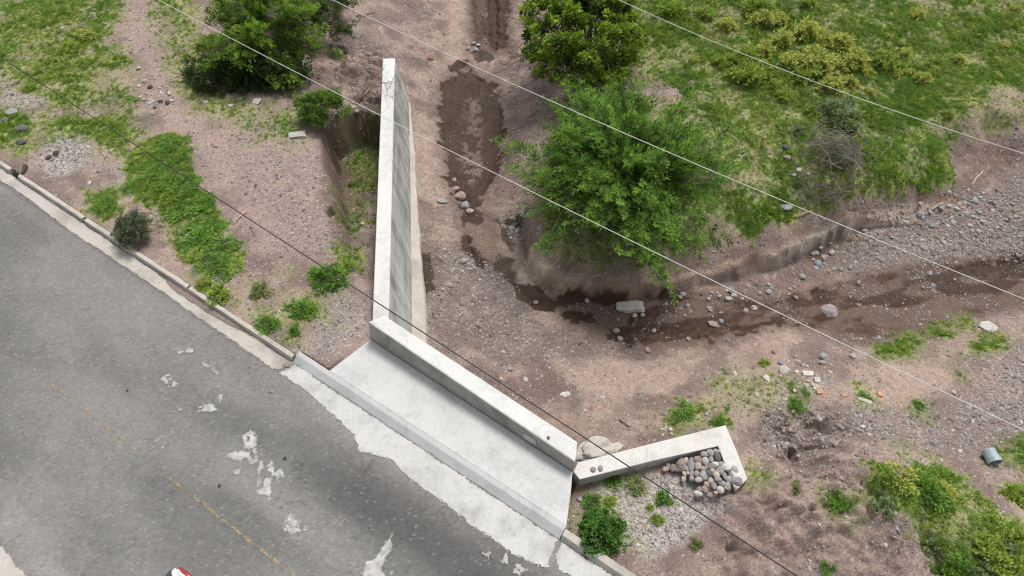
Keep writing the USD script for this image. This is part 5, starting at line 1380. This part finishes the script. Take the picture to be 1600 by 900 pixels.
def tufts():
    protos = []
    for k, (c0, c1, hgt) in enumerate([((.14, .22, .03), (.29, .45, .065), 0.085), ((.19, .26, .045), (.36, .47, .095), 0.075), ((.22, .22, .09), (.38, .36, .17), 0.07), ((.08, .16, .025), (.18, .32, .05), 0.11)]):
        r = np.random.default_rng(900 + k)
        n = 16
        a = r.uniform(0, 2 * np.pi, n)
        p0 = np.c_[np.cos(a), np.sin(a), np.zeros(n)] * r.uniform(0, 0.055, (n, 1))
        d = unit(np.c_[np.cos(a), np.sin(a), np.full(n, 0.9)] + 0.4 * r.normal(size=(n, 3)))
        h = hgt * r.uniform(0.6, 1.4, (n, 1))
        side = unit(np.cross(d, rand_dir(n, r)))
        w = 0.011
        v = np.stack([p0 - side * w, p0 + side * w, p0 + d * h], 1).reshape(-1, 3)
        v[::1, 2] -= 0.005
        f = np.arange(3 * n).reshape(-1, 3)
        t = r.random((n, 1))
        col = np.asarray(c0) + (np.asarray(c1) - np.asarray(c0)) * t
        protos.append(((v, f), 'grass_blade', np.repeat(col, 3, 0)))
    for k, (c0, c1) in enumerate([((.14, .20, .03), (.36, .44, .08)), ((.07, .14, .02), (.20, .34, .05))]):
        r = np.random.default_rng(950 + k)
        lv, lc = merge([sprays(np.zeros((7, 3)), unit(rand_dir(7, r) + [0, 0, 0.9]), np.full(7, 0.14), 7, r, 0.06, 0.032, c0, c1, 0.05, 0.8, 0.03)])
        protos.append((lv, 'grass_blade', np.clip(lc, 0, 0.6)))
    n = 80000
    x, y, z = sample(free * np.clip(grass, 0, 1) ** 1.3, n)
    i, j = np.searchsorted(ax, x) - 1, np.searchsorted(ay, y) - 1
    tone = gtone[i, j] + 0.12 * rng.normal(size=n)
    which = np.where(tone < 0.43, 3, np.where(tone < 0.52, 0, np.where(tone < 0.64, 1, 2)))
    odd = rng.random(n)
    weedy = sstep(fbm2(TX, TY, 0.8, 4, 77), 0.44, 0.62)[i, j]
    which = np.where(odd < 0.09 * weedy, 4, np.where(odd > 1 - 0.12 * weedy, 5, which))
    s_ = rng.uniform(0.5, 1.15, n) * (0.45 + 0.6 * grass[i, j])
    instancer('grass', protos, np.c_[x, y, z], which, s_[:, None] * np.ones(3), rng.uniform(0, 0.3, n), 'short green grass and small weeds covering the banks and lawn', 'grass')


tufts()

# ------------------------------------------------------------------ dry wood
def dry(name, label, category, P0, n, spread, seed, col, r0=0.012, length=(0.8, 2.0), height=0.5, arch=0.25):
    r = np.random.default_rng(seed)
    root = thing(name, label, category, P0)
    for k in range(n):
        a = r.uniform(0, 2 * np.pi)
        ctr = np.array([r.normal() * spread[0] * 0.4, r.normal() * spread[1] * 0.4, r.uniform(0.02, height)])
        L = r.uniform(*length)
        d = np.array([math.cos(a), math.sin(a), r.normal() * 0.15])
        p, rr = limb(ctr - d * L / 2, ctr + d * L / 2, r0 * r.uniform(0.7, 1.5), 0.004, r, 0.2, 8, arch * r.uniform(-0.2, 0.6))
        parts = [tube(p, rr, 4)]
        for _ in range(int(r.integers(2, 6))):
            i = int(r.integers(2, 7))
            dd = unit(p[i] - p[i - 1] + 0.6 * r.normal(size=3) * np.linalg.norm(p[i] - p[i - 1]))
            q, qr = limb(p[i], p[i] + dd * L * r.uniform(0.15, 0.4), 0.007, 0.003, r, 0.3, 5)
            parts.append(tube(q, qr, 3))
        v, f = join(parts)
        v[:, 2] = np.maximum(v[:, 2], -0.05)
        obj('branch', (v, f), 'bark', root, col=np.array(col) * r.uniform(0.6, 1.35) * r.uniform(0.9, 1.1, (len(v), 1)))
    return root


g = ground(1298, 250)
dry('brushwood', 'heap of dry grey cut branches lying on the grassy right bank', 'brushwood', g, 88, (1.3, 1.0), 61, (.165, .142, .125), r0=0.015, height=0.7)
g = ground(1290, 305)
dry('brushwood', 'lower heap of dry twigs spilling towards the creek bank', 'brushwood', g, 46, (1.35, 0.45), 62, (.15, .128, .115), r0=0.013, height=0.35, length=(0.6, 1.5))
for u, v, w, h, tone, lab in [(1247, 268, 7, 6, 'white', 'white scrap of litter in the brushwood heap'), (1240, 275, 6, 4, 'pale', 'pale litter scrap left in the brushwood heap'), (1262, 273, 5, 4, 'pale', 'pale litter scrap right in the brushwood heap')]:
    stone(u, v, w, h, tone, lab, 'litter', name='litter', flat=0.8, box=True, sink=0.0)
plant('green', 'green_weed', 'green weed growing through the left of the brushwood heap', 1248, 284, 18)
stone(1227, 232, 10, 8, 'dark', 'dark stump end at the upper left of the brushwood heap', 'stump', name='stump', flat=1.0)
stone(1229, 247, 13, 9, 'pink', 'pinkish clod at the left of the brushwood heap', 'clod', name='clod')

# bare twigs that reach over the far end of the wall
def bare_twigs(name, label, P0, tips, seed, col, r0):
    r = np.random.default_rng(seed)
    root = thing(name, label, 'dry bush', P0)
    for tip in tips:
        e = np.asarray(tip) - P0
        p, rr = limb(np.zeros(3), e, r0, 0.004, r, 0.25, 9, 0.1)
        parts = [tube(p, rr, 4)]
        for i in range(3, 9):
            for _ in range(2):
                dd = unit(unit(e) + 0.7 * r.normal(size=3))
                q, qr = limb(p[i], p[i] + dd * np.linalg.norm(e) * r.uniform(0.15, 0.35), 0.006, 0.003, r, 0.3, 5)
                parts.append(tube(q, qr, 3))
        v, f = join(parts)
        obj('branch', (v, f), 'bark', root, col=np.array(col) * r.uniform(0.8, 1.2, (len(v), 1)))


bare_twigs('bare_bush', 'leafless bush whose twigs reach over the far end of the wall', ground(563, 158), [at(612, 128, 0.55), at(606, 150, 0.6), at(600, 108, 0.5), at(622, 146, 0.6), at(575, 120, 0.3), at(590, 165, 0.5), at(555, 122, 0.2)], 71, (.15, .125, .105), 0.014)
bare_twigs('bare_branch', 'bare dark branches stretching over the creek from the dark top tree', at(868, 95, -0.3), [at(790, 100, 0.1), at(783, 112, 0.0), at(800, 80, 0.4), at(805, 130, 0.1), at(782, 70, 0.4), at(815, 145, 0.0)], 73, (.055, .048, .045), 0.03)
# roots hanging out of the undercut bank
def roots():
    r = np.random.default_rng(77)
    for u0, v0, u1, v1 in [(880, 393, 862, 408), (885, 396, 866, 416), (895, 400, 880, 425), (905, 410, 888, 428), (1035, 392, 1042, 410), (938, 430, 905, 436), (1010, 440, 1000, 452), (1150, 412, 1140, 422), (900, 395, 893, 412)]:
        a, b = ground(u0, v0), ground(u1, v1)
        p, rr = limb(a + [0, -0.05, 0.06], b + [0, -0.05, 0.06], 0.022, 0.006, r, 0.5, 9, 0.1)
        v, f = tube(p, rr, 5)
        o = tag(obj('root', (v, f), 'bark', col=np.tile([.34, .27, .21], (len(v), 1)) * r.uniform(0.8, 1.2, (len(v), 1))), 'root hanging from the undercut bank', 'root', 'roots hanging from the undercut bank')
        ranked.append((o, 'root hanging from the undercut bank', (u0 + u1) / 2, (v0 + v1) / 2, float(np.hypot(u1 - u0, v1 - v0)), 'pale'))


roots()


def stick(u0, v0, u1, v1, rad, col, label):
    r = np.random.default_rng(int(u0 * 7 + v0))
    p, rr = limb(ground(u0, v0) + [0, 0, 0.03], ground(u1, v1) + [0, 0, 0.03], rad, rad * 0.6, r, 0.06, 6)
    v, f = tube(p, rr, 6)
    tag(obj('stick', (v, f), 'bark', col=np.tile(col, (len(v), 1))), label, 'stick')


stick(386, 331, 366, 350, 0.035, (.40, .32, .23), 'pale wooden stick lying on the pinkish earth mound')
stick(1268, 331, 1234, 342, 0.03, (.33, .29, .20), 'pale stick in the grass right of the long flat grey stone')
stick(1472, 318, 1455, 328, 0.05, (.42, .37, .31), 'pale branch at the foot of the right bank by the gravel bar')
stick(1535, 268, 1518, 288, 0.03, (.45, .40, .34), 'white branch in the eroded notch of the right bank')
stick(146, 52, 152, 70, 0.02, (.42, .38, .32), 'dry pale twig beside the yellow green shrub of the lawn')
stick(562, 28, 585, 20, 0.03, (.18, .15, .13), 'dark stick on the slope above the far end of the wall')
stick(967, 656, 984, 668, 0.025, (.11, .09, .08), 'dark curved stick on the silt above the wing wall')

# ------------------------------------------------------------------ pipe, wires, car
def pipe():
    gz = ground(1550, 716)[2] + 0.14
    a, b = at(1545.5, 706, gz), at(1554, 721, gz + 0.02)
    ax_ = unit(b - a)
    a, b = a - ax_ * 0.04, b + ax_ * 0.04
    R = 0.16
    t = thing('pipe', 'short piece of grey plastic pipe lying on the right-hand slope', 'pipe', a)
    L = np.linalg.norm(b - a)
    prof = [(R, 0), (R, L * 0.62), (R + 0.014, L * 0.66), (R + 0.014, L), (R - 0.008, L), (R - 0.012, L * 0.5), (R - 0.012, 0)]
    n = 28
    ang = np.arange(n) / n * 2 * np.pi
    s1 = unit(np.cross(ax_, [0, 0, 1.0]))
    s2 = np.cross(ax_, s1)
    v = np.array([[s1 * r_ * math.cos(q) + s2 * r_ * math.sin(q) + ax_ * h for q in ang] for r_, h in prof])
    m = len(prof)
    i, j = np.meshgrid(np.arange(m), np.arange(n), indexing='ij')
    p, q, p2, q2 = (i * n + j).ravel(), (i * n + (j + 1) % n).ravel(), ((i + 1) % m * n + j).ravel(), ((i + 1) % m * n + (j + 1) % n).ravel()
    tm = trimesh.Trimesh(v.reshape(-1, 3), np.vstack([np.stack([p, q, q2], 1), np.stack([p, q2, p2], 1)]), process=False)
    tm.fix_normals()
    obj('barrel', tm, 'plastic_pipe', t, smooth=35)


pipe()


def wire(u0, v0, u1, v1, z, rad, mat, label, group=None, ext=0.6, sag=0.15):
    a, b = at(u0, v0, z), at(u1, v1, z)
    k = np.linspace(-ext, 1 + ext, 80)[:, None]
    p = a + (b - a) * k
    p[:, 2] += (sag * ((2 * k - 1) ** 2 - 1)).ravel()
    v, f = tube(p, rad, 6)
    tag(obj('overhead_wire', (v, f), mat, smooth=True), label, 'wire', group)


wire(248, 0, 1600, 672, 7.6, 0.0056, 'aluminium_wire', 'lowest of the three white overhead wires, crossing the wall and the feathery tree')
wire(520, 0, 1600, 467, 8.0, 0.0056, 'aluminium_wire', 'middle one of the three white overhead wires, crossing the brow of the feathery tree')
wire(968, 0, 1600, 240, 8.0, 0.0056, 'aluminium_wire', 'upper right one of the three white overhead wires, crossing the yellow shrubs')
wire(30, 108, 1245, 900, 6.0, 0.0105, 'black_cable', 'thin black overhead cable crossing the grass, the parapet corner and the wing wall', sag=0.0)


def car():
    """White car heading down the road, most of it below the picture's edge. x forward along the road, y left (towards the kerb)."""
    corner = at(277, 882, 0.95)[:2]                        # rear left corner of the body
    s0, t0 = float(corner @ RE), float(corner @ RN)
    t = thing('car', 'white car with dark rear window and red tail lamp at the bottom edge', 'car', st(s0, t0, 0), math.degrees(RA))
    W, Lc = 1.7, 4.0

    def body(sections):
        """sections: (x, half width, z low, z high, crown)."""
        rows = []
        for x_, hw, z0, z1, cr in sections:
            rows.append([[x_, s_ * hw * w_ - W / 2, z0 + (z1 - z0) * h_] for s_, w_, h_ in ((1, .92, 0), (1, 1, .15), (1, 1, .6), (1, .97, .88), (1, .86, 1), (-1, .86, 1), (-1, .97, .88), (-1, 1, .6), (-1, 1, .15), (-1, .92, 0))])
        v = np.array(rows)
        n, m = v.shape[:2]
        i, j = np.meshgrid(np.arange(n - 1), np.arange(m), indexing='ij')
        p, q = (i * m + j).ravel(), (i * m + (j + 1) % m).ravel()
        cap = np.array([[0, a, a + 1] for a in range(1, m - 1)])
        tm = trimesh.Trimesh(v.reshape(-1, 3), np.vstack([np.stack([p, q, q + m], 1), np.stack([p, q + m, p + m], 1), cap[:, ::-1], (n - 1) * m + cap]), process=False)
        tm.fix_normals()
        return tm

    obj('body', body([(0.0, .79, .38, .90, 0), (0.05, .82, .28, .95, 0), (0.35, .85, .24, .99, 0), (1.0, .85, .22, .98, 0), (2.6, .85, .22, .95, 0), (3.3, .84, .24, .88, 0), (3.8, .78, .26, .75, 0), (3.98, .66, .32, .62, 0)]), 'car_white', t, smooth=40)
    cab = body([(0.03, .78, .93, 0.99, 0), (0.50, .72, .95, 1.42, 0), (0.8, .69, .95, 1.47, 0), (1.9, .68, .95, 1.47, 0), (2.3, .69, .95, 1.40, 0), (3.0, .74, .93, .97, 0)])
    obj('cabin', cab, 'car_white', t, smooth=40)

    def quad(pts, thick=0.012):
        pts = np.array(pts, float)
        n = unit(np.cross(pts[1] - pts[0], pts[3] - pts[0]))
        V = np.vstack([pts + n * thick, pts - n * 0.03])
        F = [[0, 1, 2], [0, 2, 3], [4, 6, 5], [4, 7, 6]] + [x_ for i in range(4) for x_ in ([i, i + 4, (i + 1) % 4], [(i + 1) % 4, i + 4, (i + 1) % 4 + 4])]
        tm = trimesh.Trimesh(V, F, process=False)
        tm.fix_normals()
        return tm

    c0 = -W / 2
    obj('rear_window', quad([(0.005, c0 + .70, 0.965), (0.005, c0 - .70, 0.965), (0.48, c0 - .60, 1.41), (0.48, c0 + .60, 1.41)][::-1], 0.03), 'car_glass', t)
    obj('windscreen', quad([(2.36, c0 + .58, 1.37), (2.36, c0 - .58, 1.37), (2.95, c0 - .64, 1.01), (2.95, c0 + .64, 1.01)][::-1], 0.02), 'car_glass', t)
    for s_ in (1, -1):
        obj('side_window', quad([(0.7, c0 + s_ * .715, 1.02), (2.5, c0 + s_ * .715, 1.02), (2.2, c0 + s_ * .685, 1.36), (0.85, c0 + s_ * .685, 1.36)][::s_]), 'car_glass', t)
        lamp = trimesh.creation.icosphere(2, 1.0)
        lamp.apply_scale([0.24, 0.045, 0.09])
        lamp.apply_translation([0.27, c0 + s_ * 0.83, 0.88])
        obj('tail_lamp', lamp, 'car_red', t, smooth=True)
        hl = trimesh.creation.icosphere(2, 1.0)
        hl.apply_scale([0.16, 0.13, 0.07])
        hl.apply_translation([3.78, c0 + s_ * 0.62, 0.66])
        obj('headlight', hl, 'alloy', t, smooth=True)
        for x_ in (0.72, 3.2):
            w = trimesh.creation.cylinder(0.31, 0.2, sections=28)
            w.apply_transform(trimesh.transformations.rotation_matrix(math.pi / 2, [1, 0, 0]))
            w.apply_translation([x_, c0 + s_ * 0.77, 0.31])
            wh = obj('wheel', w, 'tyre_rubber', t, smooth=40)
            rim = trimesh.creation.cylinder(0.19, 0.02, sections=20)
            rim.apply_transform(trimesh.transformations.rotation_matrix(math.pi / 2, [1, 0, 0]))
            rim.apply_translation([x_, c0 + s_ * 0.872, 0.31])
            obj('rim', rim, 'alloy', wh, smooth=40)
    obj('bumper', trimesh.creation.box([0.1, 1.3, 0.16], trimesh.transformations.translation_matrix([-0.02, c0, 0.46])), 'car_black', t)


car()


def rank_labels():
    """Look-alikes of one group are told apart by tone, size and what lies next to them."""
    by = {}
    for it in ranked:
        by.setdefault(it[1], []).append(it)
    for noun, got in by.items():
        sizes = np.array([g[4] for g in got])
        q = np.quantile(sizes, [0.33, 0.67])
        seen = {}
        for k, (o, _, u, v, size, tone) in enumerate(got):
            word = 'small' if size < q[0] else 'large' if size > q[1] else 'middling'
            dist = [np.hypot(u - g[2], v - g[3]) if i != k else 1e9 for i, g in enumerate(got)]
            text = f'{word} {tone} {noun}'
            for n in np.argsort(dist)[:8]:
                g = got[n]
                du, dv_ = g[2] - u, g[3] - v
                way = ('upper ' if dv_ < 0 else 'lower ') + ('right' if du > 0 else 'left') if min(abs(du), abs(dv_)) > 0.4 * max(abs(du), abs(dv_)) else ('right' if du > 0 else 'left') if abs(du) > abs(dv_) else ('upper side' if dv_ < 0 else 'lower side')
                text = f'{word} {tone} {noun}, {g[5]} one at its {way}'
                if text not in seen:
                    break
            seen[text] = 1
            o.SetCustomDataByKey('label', text)


rank_labels()
